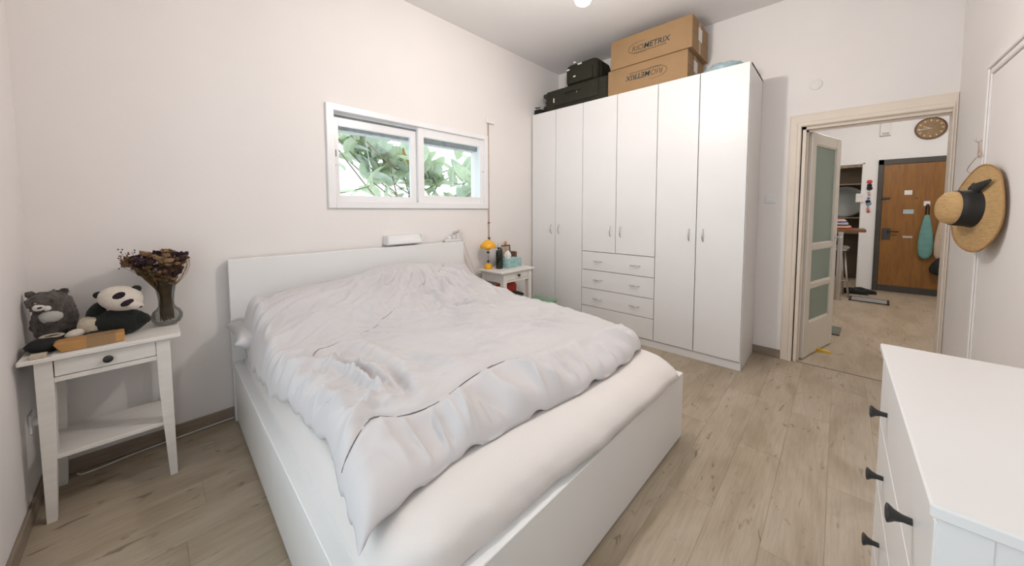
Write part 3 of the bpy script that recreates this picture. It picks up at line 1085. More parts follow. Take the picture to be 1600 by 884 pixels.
def stitch(line, gap, jitter, r):
    path = smooth_path([(p[0], p[1], 0) for p in line], 10)
    pts = [(p.x, -p.y, duvet_z(p.x, p.y) + .0012) for p in path]
    run = []
    rng = random.Random(5)
    i = 0
    while i < len(pts) - 2:
        n = rng.randint(*gap)
        seg = pts[i:i + n]
        if len(seg) >= 2:
            obj('seam', tube(B(), seg, [r * (.35 + .65 * math.sin(PI * (k + .5) / len(seg))) for k in range(len(seg))], 5), SEAMM, DU, True)
        i += n + rng.randint(*jitter) - 1


stitch(SEAM2[1:12], (9, 22), (1, 3), .0024)
stitch(SEAM1, (5, 14), (3, 7), .0014)

# ------------------------------------------------------------------ nightstands
def nightstand(name, label, loc, w=.464):
    t = thing(name, label, 'nightstand', loc)      # origin: front left corner on the floor; x right, y back
    d = .350
    bm = bx(B(), 0, w, 0, d, .681, .70, .003)
    obj('table_top', bm, STAIN, t)
    for sx in (0, 1):
        for sy in (0, 1):
            x0 = .038 if sx == 0 else w - .038
            y0 = .018 if sy == 0 else d - .018
            ix = 1 if sx == 0 else -1
            iy = 1 if sy == 0 else -1
            bm = B()
            rr = []
            for z, q in ((.681, .046), (.50, .046), (.30, .040), (0, .026)):
                # the inside edges taper, the outside edges stay upright
                rr.append([bm.verts.new(p) for p in ((x0, y0, z), (x0 + ix * q, y0, z), (x0 + ix * q, y0 + iy * q, z), (x0, y0 + iy * q, z))])
            for A, C in zip(rr, rr[1:]):
                for k in range(4):
                    bm.faces.new((A[k], A[(k + 1) % 4], C[(k + 1) % 4], C[k]))
            bm.faces.new(rr[0]); bm.faces.new(rr[-1][::-1])
            obj('leg', bm, STAIN, t)
    xl, xr = .038 + .046, w - .038 - .046
    box('lower_rail', STAIN, t, xl, xr, .022, .040, .585, .606, .001)
    box('side_apron', STAIN, t, .042, .060, .06, d - .06, .585, .681)
    box('side_apron', STAIN, t, w - .060, w - .042, .06, d - .06, .585, .681)
    box('back_apron', STAIN, t, xl, xr, d - .040, d - .022, .585, .681)
    dr = box('drawer', STAIN, t, xl + .003, xr - .003, .020, .040, .609, .678, .0015)
    box('drawer_box', STAIN, t, xl + .012, xr - .012, .042, d - .06, .610, .665)
    obj('knob', lathe(B(), [(0, .028), (.010, .028), (.0155, .024), (.016, .019), (.010, .012), (.007, 0)], 16, ((xl + xr) / 2, .020, .644), Matrix.Rotation(PI / 2, 3, 'X')), BLACKM, dr, True)
    box('shelf', STAIN, t, .050, w - .050, .028, d - .028, .255, .274, .002)
    return t


nightstand('nightstand', 'white wooden nightstand with tapered legs carrying the panda', (.011, -.402, 0))
nightstand('nightstand', 'white wooden nightstand between bed and wardrobe carrying the yellow lamp', (2.676, -.402, 0), .490)

# ------------------------------------------------------------------ things on the left nightstand
NT = .7005
# envelope under the brown parcel, cream notepad
tag(box('envelope', PAPER, None, .095, .295, -.398, -.285, NT, NT + .003), 'white paper envelope under the brown box on the nightstand', 'envelope')
br = thing('brown_box', 'small brown kraft box lying in front of the panda', 'box', (.195, -.335, NT + .0032), math.radians(3))
bm = B()
bx(bm, -.098, .098, -.045, .045, 0, .040, .004)
for v in bm.verts:
    if v.co.x < -.08 and v.co.z < .02: v.co.x += .018
obj('carton', bm, KRAFTD, br)
box('wrap_band', KRAFT, br, -.012, .070, -.0458, .0458, .001, .0408)
obj('corner_hole', lathe(B(), [(0, .0008), (.0045, .0008), (.0045, 0)], 10, (.072, .02, .0402)), BROWN, br)
tag(box('notepad', PLUSHC, None, .040, .082, -.398, -.352, NT, NT + .014, .002), 'small cream notepad at the corner of the nightstand', 'notepad')
bp_ = B()
ell(bp_, (0, 0, .026), (.056, .066, .028), fuzz=.12, seed=2, n=24, m=12)
for v in bp_.verts: v.co.z = max(v.co.z, 0)
bpo = thing('pouch', 'black soft pouch between the grey plush and the brown box', 'pouch', (.070, -.278, NT))
obj('pouch_body', bp_, BLACKF, bpo, True)
obj('pouch_band', lathe(B(), [(.030, .049), (.036, .054), (.030, .058), (.022, .053)], 20, (.012, .035, -.002)), PLUSHC, bpo, True)

pa = thing('panda_plush', 'black and white plush panda lying on the nightstand', 'plush toy', (.272, -.212, NT))
bm = B()
ell(bm, (.005, .0, .062), (.092, .072, .062), (0, .12, 0), fuzz=.06, seed=3)
obj('body', bm, PLUSHB, pa, True)
obj('shoulder', ell(B(), (-.067, .020, .118), (.030, .035, .048), (0, .35, 0), 16, 10, .05, 2), PLUSHB, pa, True)
obj('arm', ell(B(), (.072, -.030, .072), (.040, .026, .026), (0, .55, -.2), 16, 10, .05, 5), PLUSHB, pa, True)
obj('arm', ell(B(), (-.075, -.045, .026), (.036, .024, .022), (0, 0, .3), 16, 10, .05, 6), PLUSHB, pa, True)
hdm = Matrix.Rotation(.38, 3, 'Y')
hd = obj('head', ell(B(), (.014, -.028, .178), (.076, .062, .058), (0, .38, 0), 28, 18, .03, 8), PLUSHW, pa, True)


def onhead(d, k=1.0):
    d = Vector(d).normalized()
    p = hdm @ Vector((d.x * .076 * k, d.y * .062 * k, d.z * .058 * k))
    return p + Vector((.014, -.028, .178))


obj('muzzle', ell(B(), onhead((.74, -.62, -.28), .93), (.032, .028, .022), (0, .38, .5), 16, 10), PLUSHW, hd, True)
for d, rr, ro in (((-.16, -.93, .34), (.023, .007, .015), (0, -.55, -.1)), ((.32, -.92, -.10), (.024, .007, .014), (0, -.45, .3))):
    obj('eye_patch', ell(B(), onhead(d, .99), rr, ro, 14, 8), PATCH, hd, True)
    obj('eye', ell(B(), onhead(d, 1.075), (.0035, .0025, .0035), (0, 0, 0), 10, 6), BLACKM, hd, True)
obj('nose', ell(B(), onhead((.78, -.66, -.24), 1.30), (.007, .005, .005), (0, .2, .5), 10, 6), BLACKM, hd, True)
for d in ((.42, .05, .90), (-.90, .35, -.05)):
    obj('ear', ell(B(), onhead(d, 1.03), (.018, .010, .017), (0, .3, 0), 14, 8), PLUSHB, hd, True)
obj('rump', ell(B(), (-.084, -.005, .060), (.042, .046, .050), (0, -.2, 0), 16, 10, .10, 9), PLUSHC, pa, True)
obj('foot', ell(B(), (-.128, -.045, .046), (.030, .024, .020), (0, -.3, .2), 14, 8, .10, 4), PLUSHW, pa, True)

gp = thing('grey_plush', 'shaggy grey plush animal with white muzzle in the corner', 'plush toy', (.078, -.145, NT))
bm = B()
ell(bm, (.002, 0, .115), (.062, .058, .118), (0, .06, 0), 40, 28, .16, 11)
for v in bm.verts: v.co.z = max(v.co.z, 0)
obj('body', bm, PLUSHG, gp, True)
hh = obj('head', ell(B(), (-.010, -.020, .188), (.058, .052, .048), (0, .05, 0), 36, 24, .16, 12), PLUSHG, gp, True)
for s in (-1, 1):
    obj('ear', ell(B(), (-.010 + s * .044, -.006, .226), (.015, .011, .018), (0, s * .5, 0), 14, 8, .25, 13 + s), PLUSHG, hh, True)
obj('muzzle', ell(B(), (-.028, -.064, .176), (.018, .014, .015), (0, 0, 0), 16, 10, .10, 3), PAPER, hh, True)
obj('muzzle', ell(B(), (-.006, -.066, .170), (.012, .012, .012), (0, 0, 0), 16, 10, .10, 5), PAPER, hh, True)
obj('brow', ell(B(), (-.028, -.060, .196), (.014, .010, .009), (0, .3, 0), 12, 8, .10, 6), PAPER, hh, True)
obj('nose', ell(B(), (-.024, -.079, .177), (.008, .005, .0045), (0, -.2, 0), 12, 8), BLACKM, hh, True)
obj('chest', ell(B(), (.0, -.050, .128), (.034, .020, .028), (0, .1, 0), 18, 12, .14, 7), GREYC, gp, True)
obj('side_fur', ell(B(), (.040, -.005, .115), (.030, .045, .085), (0, -.12, 0), 30, 20, .22, 15), PLUSHG, gp, True)

# glass vase and dried bouquet
VX, VY = .437, -.165
va = thing('glass_vase', 'clear glass vase with bulbous foot holding dried flowers', 'vase', (VX, VY, NT))
prof = [(0, .004), (.030, .003), (.050, .008), (.060, .03), (.061, .052), (.052, .072), (.038, .086), (.031, .100), (.030, .125), (.034, .165), (.041, .205), (.045, .225)]
obj('vase_body', lathe(B(), prof + [(.0425, .225), (.0385, .205), (.0315, .165), (.0275, .125), (.0285, .10), (.035, .088), (.049, .074), (.058, .052), (.057, .03), (.047, .011), (.0, .0095)], 32), GLASSV, va, True)
bq = thing('dried_bouquet', 'bouquet of dried purple and beige flowers in the glass vase', 'flowers', (VX, VY, NT + .012))
rng = random.Random(11)


def flower_mesh(kind):
    bm = B()
    if kind == 'bud':
        ell(bm, (0, 0, 0), (.5, .5, .6), n=7, m=5)
    else:
        rg = random.Random(3)
        ell(bm, (0, 0, .1), (.55, .55, .5), n=9, m=6, fuzz=.1)
        for k in range(9):
            a = 2 * PI * k / 9
            r_ = .9 if k % 2 else .78
            c = Vector((math.cos(a) * .62, math.sin(a) * .62, .05))
            t_ = Vector((-math.sin(a), math.cos(a), 0))
            o_ = Vector((math.cos(a), math.sin(a), 0))
            p = [c - t_ * .42 - Vector((0, 0, .35)), c + t_ * .42 - Vector((0, 0, .35)), c + t_ * .45 + o_ * .28 + Vector((0, 0, .4 * r_)), c + o_ * .42 + Vector((0, 0, .62 * r_)), c - t_ * .45 + o_ * .28 + Vector((0, 0, .4 * r_))]
            bm.faces.new([bm.verts.new(q) for q in p])
    me_ = bpy.data.meshes.new('flower_' + kind)
    bm.to_mesh(me_)
    bm.free()
    return me_


FM = {}
for kind, mm in (('leafy', STEM), ('rose_p', PETALP), ('rose_b', PETALB), ('bud', PETALR)):
    me_ = flower_mesh('bud' if kind == 'bud' else 'rose')
    me_.materials.append(mm)
    FM[kind] = me_
def bouquet_top(a, rad):
    # leans to the left a little, flat-topped
    x_ = math.cos(a) * rad * 1.02 - .022 * (rad / .1)
    y_ = math.sin(a) * rad * .85
    return x_, y_


heads = []
for k in range(46):
    rad = .112 * math.sqrt((k + .6) / 46)
    a = k * 2.39996
    x_, y_ = bouquet_top(a, rad)
    z_ = .376 - rad * .42 + rng.uniform(-.020, .014)
    heads.append((x_, y_, z_, 'rose_p' if rng.random() < .55 else 'rose_b', rng.uniform(.017, .025)))
for k in range(150):      # lower tier fills the cone
    rad = rng.uniform(.030, .100)
    a = rng.uniform(0, 2 * PI)
    z_ = .195 + 1.55 * (rad - .03) + rng.uniform(-.005, .05)
    x_, y_ = bouquet_top(a, rad)
    heads.append((x_, y_, z_, rng.choice(['rose_b', 'bud', 'leafy', 'leafy', 'leafy', 'rose_p']), rng.uniform(.010, .018)))
for (x_, y_, z_, kind, s) in heads:
    base = Vector((rng.uniform(-.026, .026), rng.uniform(-.026, .026), rng.uniform(.006, .06)))
    topv = Vector((x_, y_, z_))
    mid = base.lerp(topv, .5) * .92
    mid.x *= .6; mid.y *= .6
    obj('stem', tube(B(), smooth_path([base, Vector((base.x * .8, base.y * .8, .12)), mid + Vector((0, 0, .03)), topv], 4), .0015, 4), STEM, bq)
    link('flower', FM[kind], bq, topv, (rng.uniform(-.4, .4) - y_ * 4, rng.uniform(-.4, .4) + x_ * 4, rng.uniform(0, 6)), (s, s, s))
# loose berry sprigs on the left, looped grass on the right
for k in range(16):
    a = PI + rng.uniform(-.75, .75)
    rad = rng.uniform(.10, .145)
    tp = Vector((math.cos(a) * rad - .012, math.sin(a) * rad * .8, rng.uniform(.30, .385)))
    obj('stem', tube(B(), smooth_path([(-.01, 0, .15), (tp.x * .55, tp.y * .5, .25), tp], 5), .0010, 4), STEM, bq)
    for q in range(3):
        link('berry', FM['bud'], bq, tp + Vector((rng.uniform(-.014, .014), rng.uniform(-.012, .012), rng.uniform(-.012, .012))), (0, 0, rng.uniform(0, 6)), (.0065, .0065, .0065))
for k in range(9):
    yy = rng.uniform(-.03, .03)
    xo = rng.uniform(.078, .102)
    obj('grass_loop', tube(B(), smooth_path([(.015, yy * .3, .17), (xo * .75, yy, .235), (xo, yy, .30 + rng.uniform(-.02, .03)), (xo * .8, yy * 1.2, .345), (xo * .5, yy, .33)], 5), .0011, 4), PETALB, bq)

# socket with plug on the left wall, white cable along the baseboard
so = thing('wall_socket', 'white wall socket with plug behind the nightstand', 'socket', (0, -.185, .375))
obj('face_plate', bx(B(), 0, .009, -.042, .042, -.042, .042, .004, 2), WHITE, so)
obj('plug', lathe(B(), [(0, .036), (.013, .034), (.017, .026), (.018, 0)], 14, (.009, .0, -.005), Matrix.Rotation(PI / 2, 3, 'Y')), WHITE, so, True)
obj('plug_cord', tube(B(), smooth_path([(.042, 0, -.005), (.055, .005, -.03), (.045, .02, -.10), (.03, .04, -.2)]), .003, 6), CORDM, so, True)
cb = tube(B(), smooth_path([(.098, -.040, .006), (.115, -.062, .006), (.18, -.060, .006), (.30, -.036, .006), (.48, -.028, .008), (.62, -.024, .010), (.702, -.022, .010)], 8), .0042, 6)
tag(obj('power_cable', cb, CORDM, None, True), 'white power cable running along the baseboard to the bed', 'cable')

# ------------------------------------------------------------------ headboard light, power strip, blind strap
wl = thing('headboard_light', 'long white reading light box mounted above the headboard', 'wall light', (1.862, 0, 1.012))
obj('housing', prism(B(), [(-.001, .0), (-.070, .0), (-.085, .010), (-.080, .030), (-.045, .075), (-.001, .080)], 0, -.150, .150), WHITE, wl)
box('end_cap', WHITE, wl, -.158, -.150, -.084, -.002, .002, .078, .002)
box('end_cap', WHITE, wl, .150, .158, -.084, -.002, .002, .078, .002)
ps = thing('power_strip', 'white power strip with plugs on the headboard edge', 'power strip', (2.38, -.030, 1.0))
_zr = -.033
bx_ = bx(B(), -.10, .085, -.026, .026, _zr + .034, _zr + .058, .005, 2)
obj('strip_body', bx_, CORDM, ps)
for k, xx in enumerate((-.045, .005, .05)):
    pl_ = obj('adapter', bx(B(), xx - .019, xx + .019, -.020, .020, _zr + .058, _zr + .085 + .012 * k, .004, 2), CORDM if k else WHITE, ps)
    if k > 0:
        obj('adapter_nose', tube(B(), [(xx, 0, _zr + .09 + .012 * k), (xx + .02, 0, _zr + .115 + .012 * k)], .008, 8), GREYC, pl_, True)
for k, (x1, yy) in enumerate(((.17, -.03), (.245, -.04))):
    obj('cord', tube(B(), smooth_path([(.05 + .02 * k, 0, .06), (.085, -.004, .098 + .01 * k), (.105, -.006, .04), (.12 + .04 * k, yy * .5, -.12), (x1, yy, -.34), (x1 + .005, yy * 1.1, -.46)], 8), .0032, 6), CORDM, ps, True)

bs = thing('blind_strap', 'brown roller blind strap hanging beside the window', 'strap', (2.872, 0, 1.0))
obj('strap_band', bx(B(), -.007, .007, -.010, -.007, .02, 1.215, .001), STRAP, bs)
obj('strap_band', bx(B(), -.001, .011, -.005, -.003, .0, 1.215, .001), STRAP, bs)
obj('guide_box', bx(B(), -.032, .075, -.030, 0, 1.205, 1.265, .006, 2), WALL, bs)
obj('end_clip', bx(B(), -.012, .014, -.015, 0, -.012, .012, .002), BROWN, bs)
obj('strap_tie', bx(B(), -.013, .015, -.015, -.001, .16, .17, .002), BROWN, bs)

# ------------------------------------------------------------------ things on the right nightstand
lp = thing('mushroom_lamp', 'small yellow mushroom table lamp with dome shade', 'lamp', (2.752, -.125, NT))
obj('base', lathe(B(), [(0, 0), (.040, 0), (.041, .010), (.038, .036), (.030, .050), (.012, .056), (0, .056)], 24), YELLOW, lp, True)
obj('stem', lathe(B(), [(.006, .054), (.006, .215)], 10), CHROME, lp, True)
obj('stem_collar', lathe(B(), [(.006, .068), (.013, .070), (.013, .086), (.006, .088)], 12), BLACKM, lp)
obj('stem_collar', lathe(B(), [(.006, .158), (.016, .160), (.016, .176), (.006, .178)], 12), BLACKM, lp)
obj('shade', lathe(B(), [(.0, .298), (.006, .297), (.007, .292), (.03, .288), (.056, .272), (.076, .247), (.085, .216), (.083, .214), (.072, .244), (.053, .267), (.028, .283), (0, .287)], 32), YELLOW, lp, True)
obj('inner_cup', lathe(B(), [(0, .190), (.016, .192), (.028, .203), (.034, .218), (.032, .219), (.026, .206), (.015, .196), (0, .194)], 24), YELLOW, lp, True)
obj('finial', lathe(B(), [(0, .306), (.004, .304), (.005, .297), (0, .296)], 10), CHROME, lp)
bt = thing('bottle', 'dark flask bottle with grey cap beside the yellow lamp', 'bottle', (2.838, -.200, NT))
obj('bottle_body', lathe(B(), [(0, 0), (.033, 0), (.036, .004), (.036, .165), (.031, .195), (.019, .210), (.0165, .222), (0, .222)], 24), GREENB, bt, True)
obj('cap', lathe(B(), [(.018, .220), (.019, .255), (.017, .258), (0, .258)], 18), GREYC, bt, 'auto')
obj('pour_spout', bx(B(), -.040, -.026, -.008, .008, .165, .19, .003), BLACKM, bt)
box('sticker', PAPER, bt, -.034, -.029, -.008, .006, .178, .205)
tb = thing('tissue_box', 'teal patterned tissue box on the bedside table', 'tissue box', (3.000, -.205, NT), math.radians(5))
obj('carton', bx(B(), -.112, .112, -.060, .060, 0, .092, .002), TEAL, tb)
bm = B()
rg = random.Random(2)
n = 26
ringA = []
for k, (r_, z_) in enumerate(((.030, .090), (.034, .105), (.042, .125), (.034, .148), (.016, .168), (.002, .178))):
    ringA.append([bm.verts.new(((r_ * (1 + .28 * math.sin(5 * 2 * PI * i / n + k * .5))) * math.cos(2 * PI * i / n) - .045, (r_ * .6 * (1 + .28 * math.sin(5 * 2 * PI * i / n + k * .5))) * math.sin(2 * PI * i / n), z_)) for i in range(n)])
for A, C in zip(ringA, ringA[1:]):
    for i in range(n):
        bm.faces.new((A[i], A[(i + 1) % n], C[(i + 1) % n], C[i]))
obj('tissue', bm, PAPER, tb, True)
pb = thing('pump_bottle', 'small dark pump bottle with white cap behind the tissue box', 'bottle', (2.925, -.115, NT))
obj('bottle_body', lathe(B(), [(0, 0), (.022, 0), (.023, .004), (.023, .13), (.018, .15), (.010, .158), (.010, .165), (0, .165)], 20), GREENB, pb, True)
obj('cap', lathe(B(), [(.013, .163), (.0135, .176), (.019, .178), (.019, .212), (.017, .214), (0, .214)], 18), PAPER, pb, 'auto')
pf = thing('picture_frame', 'small black picture frame leaning on the bedside table', 'picture frame', (3.065, -.072, NT))
pf.rotation_euler = (math.radians(-8), 0, 0)
bm = B()
frame_ring(bm, -.085, .085, 0, .215, .010, .010, .010, .010, -.008, .008, .001)
obj('frame', bm, BLACKM, pf)
box('print', PHOTO, pf, -.076, .076, -.002, .003, .009, .206)
box('back_board', BROWN, pf, -.080, .080, .004, .007, .006, .209)
of = thing('paper_flower', 'little orange felt flower peeking over the picture frame', 'ornament', (3.105, -.022, NT))
obj('stem', tube(B(), [(0, 0, .002), (.002, 0, .22)], .002, 5), STEM, of)
obj('foot', lathe(B(), [(0, 0), (.014, 0), (.013, .004), (0, .005)], 12), STEM, of)
for k in range(6):
    a = 2 * PI * k / 6
    obj('petal', ell(B(), (math.cos(a) * .011, -.004, .236 + math.sin(a) * .011), (.010, .005, .010), n=10, m=6), ORANGE, of, True)
nb_ = box('notebook', BROWN, None, 3.128, 3.158, -.150, -.080, NT, NT + .145, .003)
tag(nb_, 'small brown notebook standing at the right of the tissue box', 'notebook')
cu_ = B()
bx(cu_, -.15, .15, -.06, .06, 0, .27, .055, 5)
for v in cu_.verts:
    t_ = max(0, min(1, v.co.z / .27))
    v.co.x *= .62 + .42 * t_
    v.co.y *= .9 + .2 * math.sin(PI * t_)
cs_ = thing('cushion_bag', 'red cloth bag stuffed under the bedside table', 'bag', (2.905, -.215, .2755))
obj('bag_body', cu_, RED, cs_, True)
obj('piping', tube(B(), smooth_path([(-.145, 0, .262), (-.05, -.004, .272), (.06, -.004, .272), (.148, 0, .262)]), .005, 6), ORANGE, cs_, True)
fc = thing('folded_cloth', 'grey folded cloth and strap in front of the red bag', 'cloth', (2.905, -.335, .2755))
bm = B()
for k in range(4):
    bx(bm, -.13 + k * .004, .13 - k * .006, -.022, .022, k * .042, k * .042 + .040, .012, 2)
obj('cloth', bm, GREYC, fc, 'auto')
obj('strap', tube(B(), smooth_path([(-.12, -.015, .19), (-.02, -.016, .196), (.05, -.02, .178), (.12, -.02, .150)]), .014, 6), BLACKF, fc, True)
sg = thing('storage_box', 'sage green plastic storage box on the floor by the wardrobe', 'box', (3.36, -.31, 0))
bm = B()
pts_ = [(-.105, -.15), (.105, -.15), (.105, .15), (-.105, .15)]
A = [bm.verts.new((p[0] * .9, p[1] * .9, .003)) for p in pts_]
C = [bm.verts.new((p[0], p[1], .28)) for p in pts_]
bm.faces.new(A)
bm.faces.new(C)
for i in range(4):
    bm.faces.new((A[i], A[(i + 1) % 4], C[(i + 1) % 4], C[i]))
obj('tub', bm, SAGE, sg)
obj('lid', bx(B(), -.112, .112, -.158, .158, .281, .300, .005, 2), SAGE, sg)
obj('lid_grip', bx(B(), -.03, .03, -.05, .05, .300, .308, .003), SAGE, sg)

# ------------------------------------------------------------------ pendant bulb
pd = thing('pendant_lamp', 'bare glowing bulb hanging from the bedroom ceiling', 'lamp', (2.035, -1.683, 2.39))
obj('bulb', lathe(B(), [(0, 0), (.02, .004), (.036, .015), (.046, .034), (.048, .052), (.043, .072), (.030, .094), (.018, .110), (.015, .122)], 24), BULBM, pd, True)
obj('socket', lathe(B(), [(.0, .185), (.010, .184), (.018, .176), (.020, .125), (.016, .120)], 16), WHITE, pd, True)
obj('cord', tube(B(), [(0, 0, .183), (0, 0, .645)], .003, 6), CORDM, pd)
obj('ceiling_rose', lathe(B(), [(.004, .625), (.03, .632), (.045, .655), (.045, .659), (0, .659)], 20), WHITE, pd, True)

# ------------------------------------------------------------------ small fittings on the bedroom walls
sw = thing('light_switch', 'white light switch beside the door casing', 'switch', (W, -2.292, 1.395))
obj('face_plate', bx(B(), -.009, 0, -.040, .040, -.042, .042, .004, 2), WHITE, sw)
obj('rocker', bx(B(), -.013, -.008, -.020, .020, -.026, .026, .002), WHITE, sw)
rc = thing('junction_cap', 'round white blanking cap high on the wall above the door', 'wall cap', (W, -2.555, 2.302))
obj('cover', lathe(B(), [(0, .010), (.036, .009), (.042, .004), (.043, 0)], 24, (0, 0, 0), Matrix.Rotation(-PI / 2, 3, 'Y')), WALL, rc, True)
obj('screw', lathe(B(), [(0, .0115), (.004, .011), (.004, .009)], 8, (0, 0, 0), Matrix.Rotation(-PI / 2, 3, 'Y')), WHITE, rc)

# straw hat on its hook
hk = thing('wall_hook', 'small metal hook with cord loop on the door casing', 'hook', (3.385, -D + .0165, 1.66))
obj('hook_plate', bx(B(), -.012, .012, 0, .004, -.012, .05, .001), CHROME, hk)
obj('hook_arm', tube(B(), smooth_path([(0, .003, .0), (0, .02, -.012), (0, .03, .0), (0, .03, .012)]), .003, 6), CHROME, hk, True)
obj('cord_loop', tube(B(), smooth_path([(0, .018, -.010), (-.012, .016, -.05), (-.022, .012, -.085), (-.012, .020, -.09), (-.002, .018, -.05), (.002, .018, -.010)]), .0028, 5), STRAP, hk, True)
obj('cord_tail', tube(B(), smooth_path([(-.016, .016, -.085), (-.02, .03, -.10), (.06, .04, -.15), (.02, .03, -.175)]), .002, 5), STRAP, hk, True)
ht = thing('straw_hat', 'wide brimmed straw hat with black ribbon hanging on the wall', 'hat', (3.185, -3.225, 1.298))
nrm = Vector((-.185, .98, .06)).normalized()
M3 = nrm.to_track_quat('Z', 'Y').to_matrix()
prof = []
N_ = 56
bm = B()
rgs = []
for (r_, h_0) in ((.214, .0), (.200, .001), (.170, .004), (.140, .007), (.115, .010), (.100, .014), (.094, .022), (.092, .05), (.088, .085), (.080, .105), (.062, .118), (.035, .124), (.0, .124)):
    if r_ == 0:
        rgs.append([bm.verts.new(M3 @ Vector((0, 0, h_0)))])
        continue
    ring = []
    for i in range(N_):
        a = 2 * PI * i / N_
        wv = .004 * math.sin(2 * a + .6) * max(0, (r_ - .10) / .11) + .002 * math.sin(5 * a) * max(0, (r_ - .12) / .09)
        el = 1.0 + (.06 * math.cos(2 * a) if r_ < .11 else 0)
        ring.append(bm.verts.new(M3 @ Vector((r_ * el * math.cos(a), r_ * el * math.sin(a), h_0 + wv))))
    rgs.append(ring)
for A, C in zip(rgs, rgs[1:]):
    for i in range(N_):
        if len(C) == 1: bm.faces.new((A[i], A[(i + 1) % N_], C[0]))
        else: bm.faces.new((A[i], A[(i + 1) % N_], C[(i + 1) % N_], C[i]))
hat = obj('hat_body', bm, STRAW, ht, True)
sm = hat.modifiers.new('thickness', 'SOLIDIFY')
sm.thickness = .003
bm = B()
ring_pts = []
for i in range(N_ + 1):
    a = 2 * PI * i / N_
    wv = .004 * math.sin(2 * a + .6) * 1.04 + .002 * math.sin(5 * a) * 1.04
    ring_pts.append(M3 @ Vector((.214 * math.cos(a), .214 * math.sin(a), wv)))
obj('brim_binding', tube(B(), ring_pts, .0035, 6, False), STRAWE, ht, True)
bm = B()
rr = []
for (r_, h_0) in ((.1010, .013), (.0970, .022), (.0950, .052), (.0925, .078), (.088, .078)):
    rr.append([bm.verts.new(M3 @ Vector((r_ * (1 + .06 * math.cos(2 * 2 * PI * i / N_)) * math.cos(2 * PI * i / N_), r_ * (1 + .06 * math.cos(2 * 2 * PI * i / N_)) * math.sin(2 * PI * i / N_), h_0))) for i in range(N_)])
for A, C in zip(rr, rr[1:]):
    for i in range(N_):
        bm.faces.new((A[i], A[(i + 1) % N_], C[(i + 1) % N_], C[i]))
rb_ = obj('ribbon', bm, RIBBON, ht, True)
# ribbon bow tails pointing up and to the side on the brim
Mi = M3.transposed()
upv = (Mi @ Vector((0, 0, 1)))
near = (Mi @ Vector((-1, 0, 0)))
upv.z = 0; upv.normalize()
near = near - upv * near.dot(upv); near.z = 0; near.normalize()
for (d1, d2, l, w0, w1) in ((.36, .93, .150, .075, .014), (.95, .30, .050, .050, .030)):
    dirv = (upv * d1 + near * d2).normalized()
    side = Vector((-dirv.y, dirv.x, 0))
    s0 = upv * .076 - near * .01
    bm = B()
    lo, hi = [], []
    for k in range(6):
        t = k / 5
        w_ = w0 + (w1 - w0) * t
        c = s0 + dirv * l * t
        zc = .020 + .006 * math.sin(PI * t) + (.0 if t < .5 else -.003)
        lo.append(bm.verts.new(M3 @ (c - side * w_ * .5 * (1 if k < 5 else .2) + Vector((0, 0, zc)))))
        hi.append(bm.verts.new(M3 @ (c + side * w_ * .5 + Vector((0, 0, zc + .004)))))
    for k in range(5):
        bm.faces.new((lo[k], lo[k + 1], hi[k + 1], hi[k]))
    t_o = obj('ribbon_tail', bm, RIBBON, rb_, True)
    s_ = t_o.modifiers.new('thickness', 'SOLIDIFY')
    s_.thickness = .002

# ------------------------------------------------------------------ chest of drawers at the right
DSX0, DSX1, DSF, DSZ = 1.124, 1.932, -2.8395, .879
ch = thing('chest_of_drawers', 'white wooden chest of drawers with flared black knobs', 'chest of drawers', (0, 0, 0))
yb_ = -D + .004
box('top_board', WHITE, ch, DSX0, DSX1, yb_, DSF, DSZ - .020, DSZ, .003)
fx0, fx1, fy = DSX0 + .014, DSX1 - .014, DSF - .010
for xx in (fx0, fx1 - .045):
    for yy0, yy1 in ((yb_ + .004, yb_ + .054), (fy - .050, fy)):
        box('corner_post', WHITE, ch, xx, xx + .045, yy0, yy1, 0, DSZ - .020, .002)
for xx in (fx0 + .012, fx1 - .024):
    box('side_panel', WHITE, ch, xx, xx + .012, yb_ + .05, fy - .045, .085, DSZ - .06)
for xx in (fx0 + .003, fx1 - .035):
    for (za, zb) in ((DSZ - .075, DSZ - .020), (.070, .125)):
        box('side_rail', WHITE, ch, xx, xx + .032, yb_ + .05, fy - .046, za, zb, .002)
box('back_panel', WHITE, ch, fx0 + .03, fx1 - .03, yb_ + .010, yb_ + .018, .08, DSZ - .02)
rows_z = [(.652, .846), (.466, .648), (.270, .462), (.080, .266)]
knz = [.736, .556, .362, .172]
for (za, zb), kz in zip(rows_z, knz):
    d = box('drawer', WHITE, ch, fx0 + .003, fx1 - .003, fy - .002, fy + .003, za, zb, .002)
    box('drawer_box', WHITE, d, fx0 + .06, fx1 - .06, yb_ + .03, fy - .004, za + .02, zb - .02)
    for kx in (1.296, 1.735):
        obj('knob', lathe(B(), [(0, .034), (.010, .034), (.0165, .032), (.0155, .029), (.010, .022), (.0065, .012), (.006, 0)], 18, (kx, fy + .003, kz), Matrix.Rotation(-PI / 2, 3, 'X')), BLACKM, d, True)

